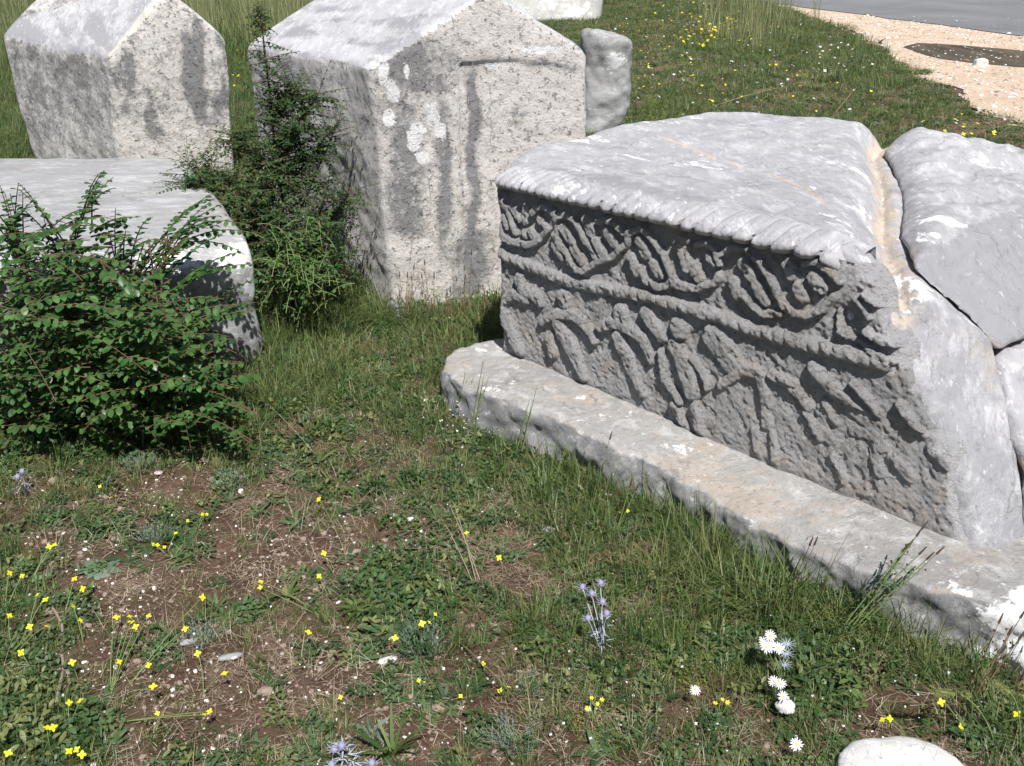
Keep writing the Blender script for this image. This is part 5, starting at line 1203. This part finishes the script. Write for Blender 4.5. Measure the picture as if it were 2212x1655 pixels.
# brown dry plants at the foot of the upper left stone
def dry_weed(px, py, H_, label, n=3, mat=None, seed=True, lean=.0, cat='plant', leaves=8, mat_l=None, name='dry_weed', Y=None):
    b = gpt(px, py) if Y is None else np.array([w_at(px, py, Y)[0], Y, 0.]); root = thing(name, tuple(b), label, cat); st = MB(); hd = MB(); lv = MB()
    for k in range(n):
        a = U_(0, 6.28); r = .012*(n > 1); p0 = np.array([r*math.cos(a), r*math.sin(a), 0]); h = H_*U_(.6, 1); top = p0+np.array([U_(-.12, .12)*h+lean*h, U_(-.1, .1)*h, h]); c = arc_branch(p0, top, .01*H_, 7); st.tube(c, .0018*max(1, H_/.4), .0009, 4)
        if seed:
            hd.tube([top, top+unit(top-p0)*.012, top+unit(top-p0)*.024], .0028, .0012, 5)
            for t in (.55, .7, .85): q = c[int(t*6)]; e = unit(rng.normal(size=3)+np.array([0, 0, 1])); hd.blob(q+e*.012, .0025, 0, 5, 1.2)
        for j in range(leaves):
            t = U_(.1, .9); q = c[int(t*6)]; a = U_(0, 6.28); lv.blade(q, (math.cos(a), math.sin(a), U_(-.1, .8)), U_(.02, .045), .0035, .6, 2)
    link('stem', st.mesh('stem', [mat or M_drystem]), root)
    if hd.V: link('seed_heads', hd.mesh('seed_heads', [M_seed]), root)['kind'] = 'stuff'
    if lv.V: link('leaves', lv.mesh('leaves', [mat_l or M_drystem]), root)['kind'] = 'stuff'
    return root
for px, py, H_, n, lb in ((290, 352, .17, 14, 'brown dried weed at the left foot of the streaked gable'), (350, 355, .19, 18, 'bushiest brown dried weed in front of the streaked gable'), (220, 350, .16, 6, 'thin dried weed below the front corner of the upper left stone'), (150, 345, .15, 4, 'pale dry stalks before the shaded side of the upper left stone'), (420, 350, .2, 10, 'dry brown weed at the right foot of the streaked gable')):
    dry_weed(px, py, H_*1.7, lb, n, leaves=14)
for px, py, H_, n, lb in ((880, 690, .22, 4, 'dry dark-tipped stalks at the near corner of the central stone'), (930, 685, .24, 3, 'dry stalk with dark seed head left of the tall one'), (1000, 690, .22, 3, 'dry brown stalk in front of the grey patch on the cream gable'), (1012, 680, .36, 1, 'tallest thin weed stalk against the cream gable, right of centre'), (1045, 700, .15, 4, 'low brown stalks beside the carved stone corner'), (965, 700, .16, 3, 'short green-brown stalks under the cream gable')):
    dry_weed(px, py, H_, lb, n, leaves=5)
for px, py, H_, n, lb in ((1020, 930, .24, 3, 'thin green stalks crossing the left end of the ledge'), (1120, 990, .24, 3, 'grass stalks leaning over the ledge, second group from its left end'), (985, 900, .16, 4, 'short stalks at the rounded left end of the ledge'), (1190, 1040, .2, 3, 'grass stalks against the rough ledge front, third group'), (1340, 1150, .2, 2, 'dark leaning stalk against the middle of the ledge front'),
                          (1690, 1310, .24, 2, 'tall grass stalks rising over the ledge right of the long grass'), (1270, 1110, .22, 2, 'single dark straight stem before the ledge middle'), (2100, 1500, .2, 4, 'dark dry sprigs against the white lichen at the ledge end'), (2200, 1500, .2, 3, 'dry seed stalk at the right border over the white ledge end')):
    dry_weed(px, py, H_, lb, n, mat=M_stem if py < 1300 else M_drystem, leaves=2, seed=(py > 1050), lean=.25, mat_l=G_grass)
dry_weed(1810, 1385, .30, 'branching scabious weed leaning over the right part of the ledge', 9, mat=M_stem, leaves=12, mat_l=G_dark, lean=.6)
dry_weed(1665, 160, .62, 'tall dark leafless weed stalk standing in the meadow near the road', 1, leaves=60, mat=M_seed, mat_l=M_seed)
dry_weed(1640, 60, .5, 'bushy green-brown weed next to the tall dark stalk', 12, leaves=20, mat_l=G_dark)
dry_weed(1760, 60, .35, 'sparse dotted weed at the corner of the road verge', 8, leaves=14, mat_l=G_dark)
dry_weed(1850, 165, .42, 'silvery upright shrub-like weed on the meadow edge', 16, leaves=26, mat=M_stem, mat_l=G_grey, seed=False)
dry_weed(1810, 180, .34, 'smaller silvery weed left of the upright one', 12, leaves=20, mat=M_stem, mat_l=G_grey, seed=False)
dry_weed(1400, 250, .2, 'yellowish leafy weed behind the small broken stone', 14, leaves=18, mat=M_stem, mat_l=G_moss, seed=False)
for a, b_, lb in (((990, 1390), (1130, 1530), 'long pale straw lying diagonally below the single yellow flowers'), ((1020, 1260), (960, 1130), 'bundle of pale upright grass stalks in the centre of the turf'), ((560, 860), (680, 980), 'pale dry straw leaning across the green grass between the stones'), ((250, 980), (180, 1060), 'thin straw on soil beside the left thistle'), ((1545, 230), (1680, 190), 'bleached stalk lying in the meadow behind the carved stone'), ((1790, 265), (1850, 190), 'pale bent stalk near the verge behind the groove')):
    b = gpt(*a); e = at(*b_, .05)-b; st = MB()
    for k in range(3 if 'bundle' in lb else 1): q = e+np.array([U_(-.03, .03), U_(-.03, .03), .05])*(k > 0); st.tube(arc_branch(np.zeros(3)+np.array([.01*k, 0, .005]), q, .02), .0014*(1 if b[1] < 5 else 3), .0008*(1 if b[1] < 5 else 2), 4)
    tag(link('straw_stalk', st.mesh('straw_stalk', [G_straw]), loc=tuple(b)), lb, 'straw')
